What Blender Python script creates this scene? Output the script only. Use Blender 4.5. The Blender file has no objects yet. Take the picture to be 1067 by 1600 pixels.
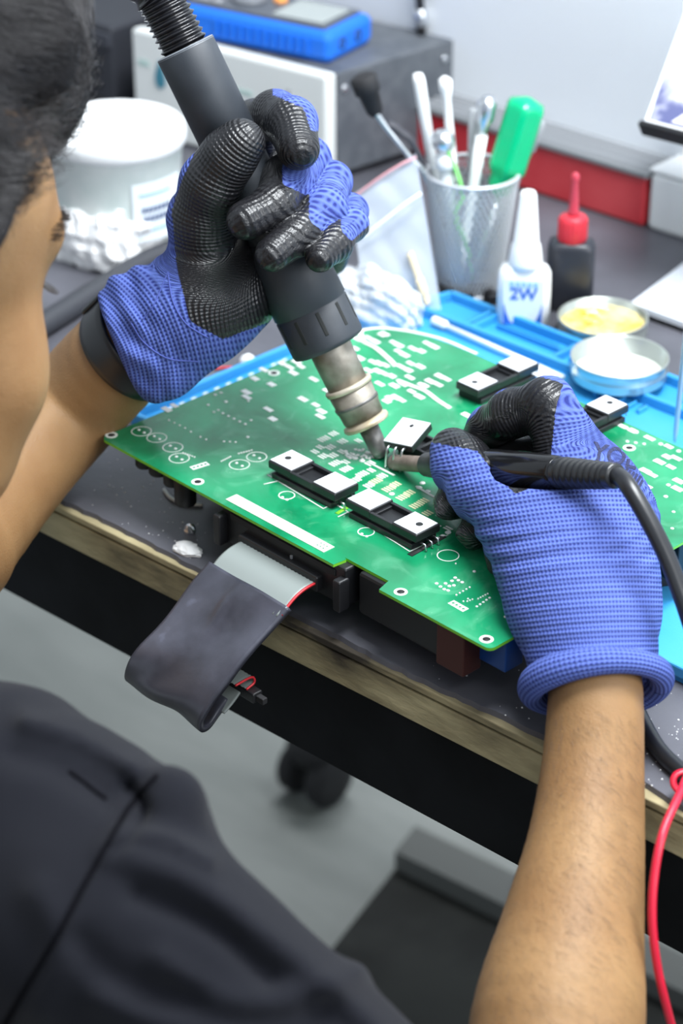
import bpy, math, random
import numpy as np
from mathutils import Vector, Matrix
from mathutils.bvhtree import BVHTree
random.seed(7); rng = np.random.default_rng(7)
SC = bpy.context.scene
COL = SC.collection

# ------------------------------------------------------------------ camera, world, lights, exposure
W_, H_ = 1067, 1600
YAW = math.radians(42)             # everything below is measured in the camera's heading, then turned so the bench lies along X
FPX = 3580.0                       # focal length in pixels (50 mm on a 14.9 mm wide sensor)
PITCH = math.radians(30)
CAM = np.array([0.0, 0.0, 1.45])
R_ = np.array([1.0, 0, 0]); F_ = np.array([0, math.cos(PITCH), -math.sin(PITCH)]); U_ = np.array([0, math.sin(PITCH), math.cos(PITCH)])
cd = bpy.data.cameras.new('camera'); cam = bpy.data.objects.new('camera', cd); COL.objects.link(cam)
cam.location = CAM; cam.rotation_euler = (math.radians(60), 0, YAW)
cd.sensor_fit = 'HORIZONTAL'; cd.sensor_width = 14.9; cd.lens = 14.9 * FPX / W_
cd.clip_start = 0.05; cd.clip_end = 30
cd.dof.use_dof = True; cd.dof.focus_distance = 1.26; cd.dof.aperture_fstop = 4.0
SC.camera = cam
wd = bpy.data.worlds.new('world'); SC.world = wd; wd.use_nodes = True
wd.node_tree.nodes['Background'].inputs[0].default_value = (0.80, 0.90, 1.0, 1)
wd.node_tree.nodes['Background'].inputs[1].default_value = 0.28

def area(name, loc, target, sx, sy, power, color):
    l = bpy.data.lights.new(name, 'AREA'); l.shape = 'RECTANGLE'; l.size = sx; l.size_y = sy
    l.energy = power; l.color = color
    tz = Matrix.Rotation(YAW, 3, 'Z'); loc = tz @ Vector(loc); target = tz @ Vector(target)
    o = bpy.data.objects.new(name, l); COL.objects.link(o); o.location = loc
    o.rotation_euler = (Vector(target) - Vector(loc)).to_track_quat('-Z', 'Y').to_euler()
    o['kind'] = 'structure'
    return o
area('overhead_light', (0.50, 1.20, 2.30), (0.13, 1.52, 0.78), 1.2, 0.4, 25, (0.93, 0.97, 1.0))
area('overhead_light', (0.6, -0.5, 2.7), (0.1, 1.0, 0.5), 1.2, 0.35, 4, (0.95, 0.98, 1.0))  # weak fill added behind the camera, not a known fixture
area('wall_fill_light', (1.55, 0.05, 1.75), (0.15, 1.95, 0.95), 1.2, 1.0, 11, (0.92, 0.96, 1.0))  # unseen side fill added to brighten the partition wall; no window is known there
area('overhead_light', (0.2, 3.2, 2.7), (0.0, 2.6, 0.0), 1.4, 0.4, 16, (0.95, 0.98, 1.0))  # extra lamp added to lift the floor seen beneath and beyond the bench
SC.view_settings.view_transform = 'Standard'; SC.view_settings.look = 'None'
SC.view_settings.exposure = 1.37; SC.view_settings.gamma = 1.0; SC.view_settings.use_curve_mapping = False

# ------------------------------------------------------------------ placing by measurement
def Q(px, py, d):                  # the point at depth d seen at a pixel of the photograph
    return CAM + d * ((px - 533.5) / FPX * R_ + (800 - py) / FPX * U_ + F_)
def G(px, py, z=0.75):             # ... at height z
    r = (px - 533.5) / FPX * R_ + (800 - py) / FPX * U_ + F_
    return CAM + r * ((z - CAM[2]) / r[2])
def top_z(base, py):               # height at which a vertical line over base reaches row py
    r = (800 - py) / FPX; Y = base[1]
    return CAM[2] + Y * (math.cos(PITCH) * r - math.sin(PITCH)) / (math.cos(PITCH) + math.sin(PITCH) * r)
def pix(P):
    P = np.asarray(P) - CAM; d = P @ F_
    return np.stack([533.5 + FPX * (P @ R_) / d, 800 - FPX * (P @ U_) / d, d], -1)
TH = math.radians(-42)             # the bench runs this way
EX = np.array([math.cos(TH), math.sin(TH), 0]); EY = np.array([-math.sin(TH), math.cos(TH), 0]); EZ = np.array([0, 0, 1.0])
DZ = 0.75                          # bench top
def nrm(v): v = np.asarray(v, float); return v / np.linalg.norm(v)

# ------------------------------------------------------------------ materials
def mat(name, col, rough=0.5, metal=0.0, spec=0.5, coat=0.0, trans=0.0, sss=0.0, emit=None, alpha=1.0):
    m = bpy.data.materials.new(name); m.use_nodes = True
    b = m.node_tree.nodes['Principled BSDF']
    b.inputs['Base Color'].default_value = (*col, 1); b.inputs['Roughness'].default_value = rough
    b.inputs['Metallic'].default_value = metal; b.inputs['Specular IOR Level'].default_value = spec
    b.inputs['Coat Weight'].default_value = coat; b.inputs['Coat Roughness'].default_value = 0.15
    b.inputs['Transmission Weight'].default_value = trans; b.inputs['Alpha'].default_value = alpha
    if sss:
        b.inputs['Subsurface Weight'].default_value = sss; b.inputs['Subsurface Radius'].default_value = (0.012, 0.005, 0.003)
        b.inputs['Subsurface Scale'].default_value = 0.5
    if emit:
        b.inputs['Emission Color'].default_value = (*emit[0], 1); b.inputs['Emission Strength'].default_value = emit[1]
    return m
def N(m, typ, **kw):
    n = m.node_tree.nodes.new(typ)
    for k, v in kw.items():
        if k in n.inputs: n.inputs[k].default_value = v
        else: setattr(n, k, v)
    return n
def LK(m, a, b): m.node_tree.links.new(a, b)
def BS(m): return m.node_tree.nodes['Principled BSDF']
def noise_mix(m, c1, c2, scale=20, lo=0.4, hi=0.6, detail=4, stretch=None, bump=0.0, bscale=None, rough=None):
    tc = N(m, 'ShaderNodeTexCoord'); mp = N(m, 'ShaderNodeMapping')
    LK(m, tc.outputs['Object'], mp.inputs['Vector'])
    if stretch: mp.inputs['Scale'].default_value = stretch
    nz = N(m, 'ShaderNodeTexNoise'); nz.inputs['Scale'].default_value = scale; nz.inputs['Detail'].default_value = detail
    LK(m, mp.outputs[0], nz.inputs['Vector'])
    rp = N(m, 'ShaderNodeValToRGB'); rp.color_ramp.elements[0].position = lo; rp.color_ramp.elements[1].position = hi
    rp.color_ramp.elements[0].color = (*c1, 1); rp.color_ramp.elements[1].color = (*c2, 1)
    LK(m, nz.outputs['Fac'], rp.inputs[0]); LK(m, rp.outputs[0], BS(m).inputs['Base Color'])
    if bump:
        n2 = N(m, 'ShaderNodeTexNoise'); n2.inputs['Scale'].default_value = bscale or scale * 6; n2.inputs['Detail'].default_value = 5
        LK(m, mp.outputs[0], n2.inputs['Vector'])
        bp = N(m, 'ShaderNodeBump'); bp.inputs['Strength'].default_value = 1.0; bp.inputs['Distance'].default_value = bump
        LK(m, n2.outputs['Fac'], bp.inputs['Height']); LK(m, bp.outputs[0], BS(m).inputs['Normal'])
    if rough:
        mr = N(m, 'ShaderNodeMapRange'); mr.inputs[3].default_value = rough[0]; mr.inputs[4].default_value = rough[1]
        LK(m, nz.outputs['Fac'], mr.inputs[0]); LK(m, mr.outputs[0], BS(m).inputs['Roughness'])
    return m, mp, rp, nz
M = {}
M['black'] = mat('black_plastic', (0.012, 0.012, 0.014), 0.42)
M['blackgloss'] = mat('black_gloss', (0.008, 0.008, 0.009), 0.15)
M['blackmatte'] = mat('black_matte', (0.012, 0.012, 0.014), 0.75)
M['gunbody'] = noise_mix(mat('gun_shell', (0.05, 0.058, 0.07), 0.5), (0.024, 0.029, 0.037), (0.033, 0.039, 0.048), 40, bump=0.00008, bscale=2500)[0]
M['white'] = mat('white_plastic', (0.85, 0.86, 0.86), 0.4)
M['whitetrans'] = mat('milky_plastic', (0.86, 0.9, 0.92), 0.3, trans=0.25)
M['greypl'] = mat('grey_plastic', (0.30, 0.31, 0.33), 0.5)
M['silver'] = mat('silver_metal', (0.72, 0.74, 0.77), 0.28, metal=1.0)
M['tin'] = mat('tin_metal', (0.62, 0.66, 0.60), 0.3, metal=0.85)
M['tininside'] = mat('tin_inside', (0.72, 0.76, 0.68), 0.45, metal=0.1)
M['wire'] = mat('grey_wire', (0.62, 0.64, 0.67), 0.35, metal=0.35)
M['red'] = mat('red_plastic', (0.62, 0.03, 0.05), 0.4)
M['redcable'] = mat('red_rubber', (0.62, 0.012, 0.04), 0.35)
M['cable'] = mat('black_rubber', (0.014, 0.015, 0.018), 0.32)
M['green'] = mat('green_acetate', (0.0, 0.62, 0.27), 0.2, trans=0.3)
M['lime'] = mat('lime_plastic', (0.25, 0.75, 0.2), 0.4)
M['paper'] = mat('white_paper', (0.85, 0.85, 0.85), 0.8)
M['beige'] = mat('beige_plastic', (0.75, 0.62, 0.4), 0.5)

# ------------------------------------------------------------------ objects
def tag(o, label=None, cat=None, group=None, kind=None):
    if label: o['label'] = label
    if cat: o['category'] = cat
    if group: o['group'] = group
    if kind: o['kind'] = kind
    return o
WL = {}                            # world location of every object placed by root()
def root(name, loc, label, cat, group=None):
    o = bpy.data.objects.new(name, None); COL.objects.link(o); o.location = [float(c) for c in loc]
    o.empty_display_size = 0.02
    WL[o.name] = np.array(loc, float); return tag(o, label, cat, group)
def wloc(o):
    return WL.get(o.name, np.zeros(3)) if o else np.zeros(3)
def link(name, me, parent=None, mats=None, smooth=False, at=None):
    """mesh given in world coordinates relative to 'at' (world); parents only ever translate"""
    if mats is not None:
        for m_ in (mats if isinstance(mats, (list, tuple)) else [mats]):
            if me.materials.find(m_.name) < 0: me.materials.append(m_)
    if smooth: me.polygons.foreach_set('use_smooth', np.ones(len(me.polygons), bool))
    o = bpy.data.objects.new(name, me); COL.objects.link(o)
    at = wloc(parent) if at is None else np.asarray(at, float)
    if parent: o.parent = parent
    o.location = [float(c) for c in (at - wloc(parent))]
    WL[o.name] = at
    return o
def np_mesh(name, V, F4, base=(0, 0, 0)):
    V = np.asarray(V, np.float32) - np.asarray(base, np.float32); F4 = np.asarray(F4, np.int32)
    me = bpy.data.meshes.new(name); k = F4.shape[1]
    me.vertices.add(len(V)); me.vertices.foreach_set('co', V.ravel())
    me.loops.add(F4.size); me.loops.foreach_set('vertex_index', F4.ravel())
    me.polygons.add(len(F4)); me.polygons.foreach_set('loop_start', np.arange(0, F4.size, k, dtype=np.int32))
    me.update(calc_edges=True); return me
def fattr(me, name, vals):
    a = me.attributes.new(name, 'FLOAT', 'POINT'); a.data.foreach_set('value', np.asarray(vals, np.float32))

def frame(t, up=None):
    t = nrm(t); up = np.array([0, 0, 1.0]) if up is None else np.asarray(up, float)
    if abs(t @ nrm(up)) > 0.98: up = np.array([1.0, 0, 0])
    a = nrm(np.cross(up, t)); return a, np.cross(t, a)
def catmull(pts, n=8):
    P = np.asarray(pts, float); P = np.vstack([2 * P[0] - P[1], P, 2 * P[-1] - P[-2]]); out = []
    for i in range(1, len(P) - 2):
        for t in np.linspace(0, 1, n, endpoint=False):
            out.append(0.5 * ((2 * P[i]) + (-P[i - 1] + P[i + 1]) * t + (2 * P[i - 1] - 5 * P[i] + 4 * P[i + 1] - P[i + 2]) * t * t + (-P[i - 1] + 3 * P[i] - 3 * P[i + 1] + P[i + 2]) * t ** 3))
    out.append(P[-2]); return np.array(out)
class MB:
    def __init__(s): s.v = []; s.f = []; s.m = []; s.sm = []
    def add(s, V, F, mi=0, smooth=False):
        n = len(s.v); s.v += [tuple(map(float, p)) for p in V]
        for f in F: s.f.append([n + i for i in f]); s.m.append(mi); s.sm.append(smooth)
        return s
    def box(s, c, size, ax=None, mi=0, bev=0.0, taper=1.0):
        ax = (EX, EY, EZ) if ax is None else ax; c = np.asarray(c, float); hx, hy, hz = np.asarray(size) / 2
        b = min(bev, hx * .95, hy * .95, hz * .95); rings = []
        if b > 0:
            prof = [(-hz, b), (-hz + b * .3, b * .3), (-hz + b, 0), (hz - b, 0), (hz - b * .3, b * .3), (hz, b)]
        else: prof = [(-hz, 0), (hz, 0)]
        for z, i in prof:
            k = 1.0 if z < 0 else taper
            X, Y = (hx - i) * k, (hy - i) * k; e = b * 0.7 if b else 0
            if b: q = [(X, Y - e), (X - e * .3, Y - e * .3), (X - e, Y), (-X + e, Y), (-X + e * .3, Y - e * .3), (-X, Y - e), (-X, -Y + e), (-X + e * .3, -Y + e * .3), (-X + e, -Y), (X - e, -Y), (X - e * .3, -Y + e * .3), (X, -Y + e)]
            else: q = [(X, Y), (-X, Y), (-X, -Y), (X, -Y)]
            rings.append([c + ax[0] * x + ax[1] * y + ax[2] * z for x, y in q])
        return s.loft(rings, mi, cap=True, smooth=False)
    def loft(s, rings, mi=0, cap=True, smooth=True, closed=False):
        n = len(rings[0]); V = [p for r in rings for p in r]; F = []
        L = len(rings)
        for i in range(L if closed else L - 1):
            a, b = i * n, ((i + 1) % L) * n
            for j in range(n): k = (j + 1) % n; F.append([a + j, a + k, b + k, b + j])
        if cap and not closed: F.append(list(range(n))[::-1]); F.append([(L - 1) * n + j for j in range(n)])
        return s.add(V, F, mi, smooth)
    def tube(s, path, r, n=12, mi=0, cap=True, up=None, flat=1.0):
        path = np.asarray(path, float); L = len(path); r = np.broadcast_to(np.asarray(r, float), (L,)); rings = []
        a = None
        for i in range(L):
            t = nrm(path[min(i + 1, L - 1)] - path[max(i - 1, 0)])
            if a is None: a, b = frame(t, up)
            else: a = nrm(a - t * (a @ t)); b = np.cross(t, a)
            rings.append([path[i] + r[i] * (math.cos(u) * a + flat * math.sin(u) * b) for u in np.linspace(0, 2 * math.pi, n, endpoint=False)])
        return s.loft(rings, mi, cap)
    def lathe(s, o, axis, prof, n=32, mi=0, cap=True, smooth=True, sq=None):
        """prof: (distance along axis, radius)"""
        o = np.asarray(o, float); t = nrm(axis); a, b = frame(t) if abs(t[2]) < 0.98 else (EX, np.cross(t, EX))
        us = np.linspace(0, 2 * math.pi, n, endpoint=False); rings = []
        for z, r in prof:
            rings.append([o + t * z + r * (math.cos(u) * a + math.sin(u) * b) for u in us])
        return s.loft(rings, mi, cap, smooth)
    def prism(s, poly, o, ax, h, mi=0, smooth=False):
        """poly in (a,b) plane coordinates of ax[0], ax[1]; extruded by h along ax[2]"""
        o = np.asarray(o, float); lo = [o + ax[0] * x + ax[1] * y for x, y in poly]; hi = [p + ax[2] * h for p in lo]
        return s.loft([lo, hi], mi, True, smooth)
    def mesh(s, name, base=(0, 0, 0)):
        b = np.asarray(base, float); me = bpy.data.meshes.new(name)
        me.from_pydata([tuple(np.array(p) - b) for p in s.v], [], s.f)
        me.polygons.foreach_set('material_index', s.m); me.polygons.foreach_set('use_smooth', s.sm)
        me.update(); return me
    def build(s, name, mats, parent=None, at=None):
        at = (wloc(parent) if parent else (np.mean(np.array(s.v), 0) * [1, 1, 0] + [0, 0, min(p[2] for p in s.v)])) if at is None else np.asarray(at, float)
        me = s.mesh(name, at)
        for m_ in (mats if isinstance(mats, (list, tuple)) else [mats]): me.materials.append(m_)
        return link(name, me, parent, at=at)
def autosmooth(o, deg=40):
    me = o.data; me.polygons.foreach_set('use_smooth', np.ones(len(me.polygons), bool))
    me.set_sharp_from_angle(angle=math.radians(deg)); return o

# ------------------------------------------------------------------ implicit surfaces (for bodies, gloves, cloth)
def cone(a, b, ra, rb=None, flat=None):
    rb = ra if rb is None else rb
    return ('c', np.asarray(a, np.float32), np.asarray(b, np.float32), ra, rb, flat)
def ell(c, r, axes): return ('e', np.asarray(c, np.float32), np.asarray(r, np.float32), np.asarray(axes, np.float32))
def pd(p, P):
    if p[0] == 'c':
        _, a, b, ra, rb, fl = p
        q = P - a; d = b - a
        if fl is not None:
            n = np.asarray(fl[0], np.float32); k = 1 / fl[1] - 1
            q = q + (k * (q @ n))[:, None] * n; d = d + k * (d @ n) * n
        t = np.clip((q @ d) / max(float(d @ d), 1e-12), 0, 1)
        return np.linalg.norm(q - t[:, None] * d, axis=1) - (ra + (rb - ra) * t)
    _, c, r, ax = p
    q = (P - c) @ ax.T; k0 = np.linalg.norm(q / r, axis=1); k1 = np.linalg.norm(q / (r * r), axis=1) + 1e-9
    return k0 * (k0 - 1) / k1
def smin(a, b, k):
    if k <= 0: return np.minimum(a, b)
    h = np.maximum(k - np.abs(a - b), 0) / k; return np.minimum(a, b) - h * h * k * 0.25
def smax(a, b, k): return -smin(-a, -b, k)
def uni(prims, k):
    def f(P):
        d = pd(prims[0], P)
        for p in prims[1:]: d = smin(d, pd(p, P), k)
        return d
    return f
def sdf_mesh(f, lo, hi, h, proj=2):
    lo = np.asarray(lo, float); hi = np.asarray(hi, float); B = 4
    nb = np.ceil((hi - lo) / (h * B)).astype(int); n = nb * B
    g = [lo[i] + (np.arange(nb[i]) + 0.5) * h * B for i in range(3)]
    C0 = np.stack(np.meshgrid(*g, indexing='ij'), -1).reshape(-1, 3).astype(np.float32)
    v = np.concatenate([f(C0[i:i + 200000]) for i in range(0, len(C0), 200000)]).reshape(nb)
    act = np.abs(v) < h * B * 1.75
    val = np.repeat(np.repeat(np.repeat(np.where(v > 0, 1.0, -1.0).astype(np.float32), B, 0), B, 1), B, 2)
    idx = np.argwhere(act)
    off = np.stack(np.meshgrid(*[np.arange(B)] * 3, indexing='ij'), -1).reshape(-1, 3)
    for s0 in range(0, len(idx), 4000):
        I = (idx[s0:s0 + 4000, None, :] * B + off[None]).reshape(-1, 3)
        val[I[:, 0], I[:, 1], I[:, 2]] = f((lo + I * h).astype(np.float32))
    # surface nets
    s = val < 0
    cell = np.zeros(tuple(n - 1), np.uint8)
    for dx in (0, 1):
        for dy in (0, 1):
            for dz in (0, 1): cell += s[dx:n[0] - 1 + dx, dy:n[1] - 1 + dy, dz:n[2] - 1 + dz]
    cc = np.argwhere((cell > 0) & (cell < 8)); vid = -np.ones(tuple(n - 1), np.int32)
    vid[cc[:, 0], cc[:, 1], cc[:, 2]] = np.arange(len(cc))
    acc = np.zeros((len(cc), 3)); cnt = np.zeros(len(cc))
    cor = [(a, b, c) for a in (0, 1) for b in (0, 1) for c in (0, 1)]
    for i, a in enumerate(cor):
        for b in cor[i + 1:]:
            if sum(abs(x - y) for x, y in zip(a, b)) != 1: continue
            va = val[cc[:, 0] + a[0], cc[:, 1] + a[1], cc[:, 2] + a[2]]; vb = val[cc[:, 0] + b[0], cc[:, 1] + b[1], cc[:, 2] + b[2]]
            m_ = (va < 0) != (vb < 0); t = np.where(m_, va / np.where(m_, va - vb, 1), 0)
            acc += m_[:, None] * (np.array(a) + t[:, None] * (np.array(b) - np.array(a))); cnt += m_
    V = lo + (cc + acc / cnt[:, None]) * h
    Fs = []
    for ax in range(3):
        o1, o2 = [(1, 2), (2, 0), (0, 1)][ax]
        sl = [slice(None)] * 3; sl2 = [slice(None)] * 3
        sl[ax] = slice(0, n[ax] - 1); sl2[ax] = slice(1, n[ax])
        A, Bq = s[tuple(sl)], s[tuple(sl2)]
        E = np.argwhere(A != Bq); E = E[(E[:, o1] > 0) & (E[:, o2] > 0) & (E[:, o1] < n[o1] - 1) & (E[:, o2] < n[o2] - 1)]
        fl = A[E[:, 0], E[:, 1], E[:, 2]]
        def vi(d1, d2):
            I = E.copy(); I[:, o1] -= d1; I[:, o2] -= d2; return vid[I[:, 0], I[:, 1], I[:, 2]]
        q = np.stack([vi(1, 1), vi(0, 1), vi(0, 0), vi(1, 0)], 1)
        q[~fl] = q[~fl][:, ::-1]; Fs.append(q)
    F = np.concatenate(Fs); V = V.astype(np.float32)
    for _ in range(proj):
        for s0 in range(0, len(V), 200000):
            P = V[s0:s0 + 200000]; e = h * 0.5; d = f(P)
            gr = np.stack([f(P + np.array(o, np.float32)) - d for o in ((e, 0, 0), (0, e, 0), (0, 0, e))], 1) / e
            st = d[:, None] * gr / np.maximum((gr * gr).sum(1), 0.25)[:, None]
            ln = np.linalg.norm(st, axis=1)[:, None]; V[s0:s0 + 200000] = P - st * np.minimum(1, h * 0.6 / np.maximum(ln, 1e-9))
    return V, F
def bounds(prims, pad):
    A = []
    for p in prims:
        if p[0] == 'c':
            r = max(p[3], p[4]); A += [p[1] - r, p[1] + r, p[2] - r, p[2] + r]
        else: r = max(p[2]); A += [p[1] - r, p[1] + r]
    A = np.array(A); return A.min(0) - pad, A.max(0) + pad
def strands(name, P0, paths, r, mats, parent, at):
    """paths: (n, k, 3) world points -> thin three-sided hairs, one mesh"""
    n, k, _ = paths.shape; T = np.gradient(paths, axis=1); T /= np.linalg.norm(T, axis=2, keepdims=True) + 1e-9
    a = np.cross(T, np.array([0.3, 0.5, 0.81])); a /= np.linalg.norm(a, axis=2, keepdims=True) + 1e-9; b = np.cross(T, a)
    tp = np.linspace(1, 0.15, k)[None, :, None] ** 0.5 * r
    rings = np.stack([paths + tp * (math.cos(u) * a + math.sin(u) * b) for u in (0, 2.094, 4.189)], 2)  # n,k,3,3
    V = rings.reshape(-1, 3); i = (np.arange(n) * k * 3)[:, None, None] + (np.arange(k - 1) * 3)[None, :, None] + np.arange(3)[None, None]
    j = (np.arange(n) * k * 3)[:, None, None] + (np.arange(k - 1) * 3)[None, :, None] + ((np.arange(3) + 1) % 3)[None, None]
    F = np.stack([i, j, j + 3, i + 3], -1).reshape(-1, 4)
    me = np_mesh(name, V, F, at); me.materials.append(mats)
    return link(name, me, parent, smooth=True, at=at)
def text_mesh(s, size, extr=0.0002, bold=0.0):
    c = bpy.data.curves.new('lettering', 'FONT'); c.body = s; c.size = size; c.extrude = extr; c.align_x = 'CENTER'; c.align_y = 'CENTER'; c.offset = bold
    o = bpy.data.objects.new('lettering', c); COL.objects.link(o)
    me = bpy.data.meshes.new_from_object(o.evaluated_get(bpy.context.evaluated_depsgraph_get()))
    bpy.data.objects.remove(o); bpy.data.curves.remove(c)
    return me
# ================================================================== THE ROOM
def struct(o): o['kind'] = 'structure'; return o
WN = EY[:2] @ G(700, 262)[:2] + 0.036      # distance of the back wall along EY
WP = EY * WN + EZ * 0                      # a point of the wall (xy)
M['floor'], _m, _r, _n = noise_mix(mat('concrete_floor', (0.4, 0.4, 0.4), 0.55), (0.15, 0.165, 0.155), (0.29, 0.305, 0.29), 3.0, 0.3, 0.75, 8, stretch=(1.0, 3.2, 1), bump=0.0008, rough=(0.45, 0.7))
M['wall'] = noise_mix(mat('painted_wall', (0.72, 0.75, 0.78), 0.6), (0.80, 0.83, 0.87), (0.85, 0.88, 0.91), 2.5, bump=0.0003, bscale=300)[0]
b = MB().box((0, 1.2, -0.03), (9, 9, 0.06)); struct(b.build('floor', M['floor'], at=(0, 1.2, 0)))
b = MB().box(EY * (WN + 0.025) + EZ * 1.25 - EX * .6, (3.4, 0.04, 1.10)); struct(b.build('wall_partition', M['wall']))
b = MB().box(EY * (WN + 2.05) + EZ * 1.35, (7, 0.1, 2.7)); struct(b.build('wall_back', M['wall']))
b = MB().box(EY * (WN + 1.99) + EZ * 0.06, (7, 0.016, 0.12)); struct(b.build('baseboard_back', M['greypl']))

# ================================================================== WORKBENCH
E0 = G(90, 785)                            # point of the front edge
edge = E0 @ EY
bench = root('workbench', EX * 0.1 + EY * (edge + 0.3), 'black topped workbench with worn plywood edge and black apron', 'workbench')
M['mat_top'], mp, rp, nz = noise_mix(mat('bench_laminate', (0.05, 0.05, 0.06), 0.4), (0.055, 0.056, 0.066), (0.135, 0.135, 0.158), 9, 0.3, 0.72, 8, bump=0.0003, bscale=90, rough=(0.32, 0.5))
M['ply'], mp, rp, nz = noise_mix(mat('raw_plywood', (0.3, 0.24, 0.15), 0.8), (0.04, 0.032, 0.022), (0.50, 0.43, 0.25), 9, 0.34, 0.58, 9, stretch=(1, 1, 3), bump=0.0012, bscale=60)
rp.color_ramp.elements.new(0.46).color = (0.31, 0.26, 0.145, 1)
M['apron'] = noise_mix(mat('black_apron', (0.012, 0.013, 0.016), 0.7, spec=.15), (0.003, 0.0035, 0.0045), (0.007, 0.008, 0.010), 14, bump=0.0002)[0]
dep = WN - edge - .001
def strip(o0, o1, z0, z1, x0=-2.1, x1=0.9):     # board along EX between offsets o0..o1 behind the edge
    return MB().box(EX * (x0 + x1) / 2 + EY * (edge + (o0 + o1) / 2) + EZ * (z0 + z1) / 2, (x1 - x0, o1 - o0, z1 - z0), bev=0.0008)
# top laminate with a chipped front edge
n = 560; xs = np.linspace(-2.1, 0.9, n); ch = np.array([0.0012 * math.sin(x * 40) + 0.0016 * rng.random() ** 2 + (0.004 * max(0, math.sin(x * 23 + 1)) ** 6) for x in xs])
fr = [(xs[i], 0.003 + ch[i]) for i in range(n)]
lo = [EX * x + EY * (edge + o) + EZ * (DZ - 0.0030) for x, o in fr] ; hi = [EX * x + EY * (edge + o + 0.0008) + EZ * DZ for x, o in fr]
bk = [EX * x + EY * (WN - .001) + EZ * DZ for x in xs]; bl_ = [EX * x + EY * (WN - .001) + EZ * (DZ - 0.0030) for x in xs]
b = MB(); V = lo + hi + bk + bl_
b.add(V, [[i, i + 1, n + i + 1, n + i] for i in range(n - 1)] + [[n + i, n + i + 1, 2 * n + i + 1, 2 * n + i] for i in range(n - 1)] + [[3 * n + i, 3 * n + i + 1, i + 1, i][::1] for i in range(n - 1)])
b.build('laminate', M['mat_top'], bench)
strip(0.0, dep, DZ - 0.0075, DZ - 0.0030).build('plywood_layer', M['ply'], bench)
strip(0.0030, dep, DZ - 0.0095, DZ - 0.0075).build('glue_line', M['blackmatte'], bench)
strip(0.0005, dep, DZ - 0.029, DZ - 0.0095).build('plywood_layer', M['ply'], bench)
strip(0.004, 0.022, DZ - 0.092, DZ - 0.029).build('apron', M['apron'], bench)
for x in (-2.05, 0.85):
    for o in (0.05, dep - 0.06):
        MB().box(EX * x + EY * (edge + o) + EZ * (DZ - 0.03) / 2, (0.05, 0.05, DZ - 0.03), bev=0.003).build('leg', M['apron'], bench)

# ---- things on the floor
fm = G(675, 1490, 0.0)
M['rubber'] = noise_mix(mat('dark_rubber', (0.03, 0.032, 0.03), 0.8, spec=.2), (0.02, 0.021, 0.02), (0.03, 0.032, 0.03), 12, bump=0.0005)[0]
t = root('floor_platform', (*fm[:2], 0), 'dark low equipment case lying on the concrete floor under the bench', 'case')
c1, c2, c3 = G(648, 1318, 0.03), G(505, 1500, 0.03), G(900, 1440, 0.03)
ax1 = nrm((c2 - c1) * [1, 1, 0]); ax2 = nrm((c3 - c1) * [1, 1, 0]); 
pl = [c1, c1 + (c2 - c1) * 3.2, c1 + (c2 - c1) * 3.2 + ax2 * .9, c1 + ax2 * .9]
b = MB(); b.loft([[p * [1, 1, 0] for p in pl], pl], 0, True, False); b.build('lid', M['rubber'], t)
q = [c1 + EZ * 0.0, c1 + ax1 * .045, c1 + ax1 * .045 + ax2 * .9, c1 + ax2 * .9]
b = MB(); b.loft([q, [p + EZ * .022 for p in q]], 0, True, False); b.build('hinge_bar', mat('bar_grey', (.10, .105, .10), .7), t)
c = G(492, 1206, 0.03); t = root('caster', (*c[:2], 0), 'black twin-wheel furniture caster on the floor behind the apron', 'caster')
for s in (-1, 1): MB().lathe(c * [1, 1, 0] + EZ * .030 + EX * s * .020 - EX * .011, EX, [(0, .015), (.001, .027), (.005, .030), (.016, .030), (.020, .027), (.021, .015)], 28).build('wheel', M['blackmatte'], t)
MB().lathe(c * [1, 1, 0] + EZ * .045, EZ, [(0, .02), (.02, .03), (.034, .022), (.036, .008), (.11, .006), (.112, .0)], 20).build('stem', M['blackmatte'], t)
# ================================================================== BACK OF THE BENCH
# red-fronted box with grey lid lying along the wall
o = G(1003, 356); L = 0.30
t = root('red_box', EX * 0 + o - EX * L / 2 + EY * .03, 'long low red fronted case with grey ribbed lid against the wall', 'case')
cc = o - EX * L / 2
MB().box(cc + EY * .031 + EZ * .0205, (L, .062, .041), bev=.003).build('body', noise_mix(mat('worn_red', (.5, .02, .03), .45), (.48, .014, .025), (.62, .07, .08), 12, .4, .75)[0], t)
b = MB().box(cc + EY * .030 + EZ * .0435, (L + .006, .066, .005), bev=.0015)
b.build('lid', mat('lid_grey', (.2, .21, .22), .5), t)
for k in range(5): MB().box(cc + EY * (.008 + k * .011) + EZ * .0465, (L - .01, .004, .0014), bev=.0005).build('rib', M['greypl'], t)
cc = o + EX * (.004 + .12) + EY * .032
t = root('white_case', cc, 'plain white plastic case at the wall right of the red case', 'case')
MB().box(cc + EZ * .0235, (.24, .062, .047), bev=.004).build('body', M['white'], t)
MB().box(cc + EZ * .049, (.242, .064, .004), bev=.002).build('lid', M['white'], t)

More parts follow.
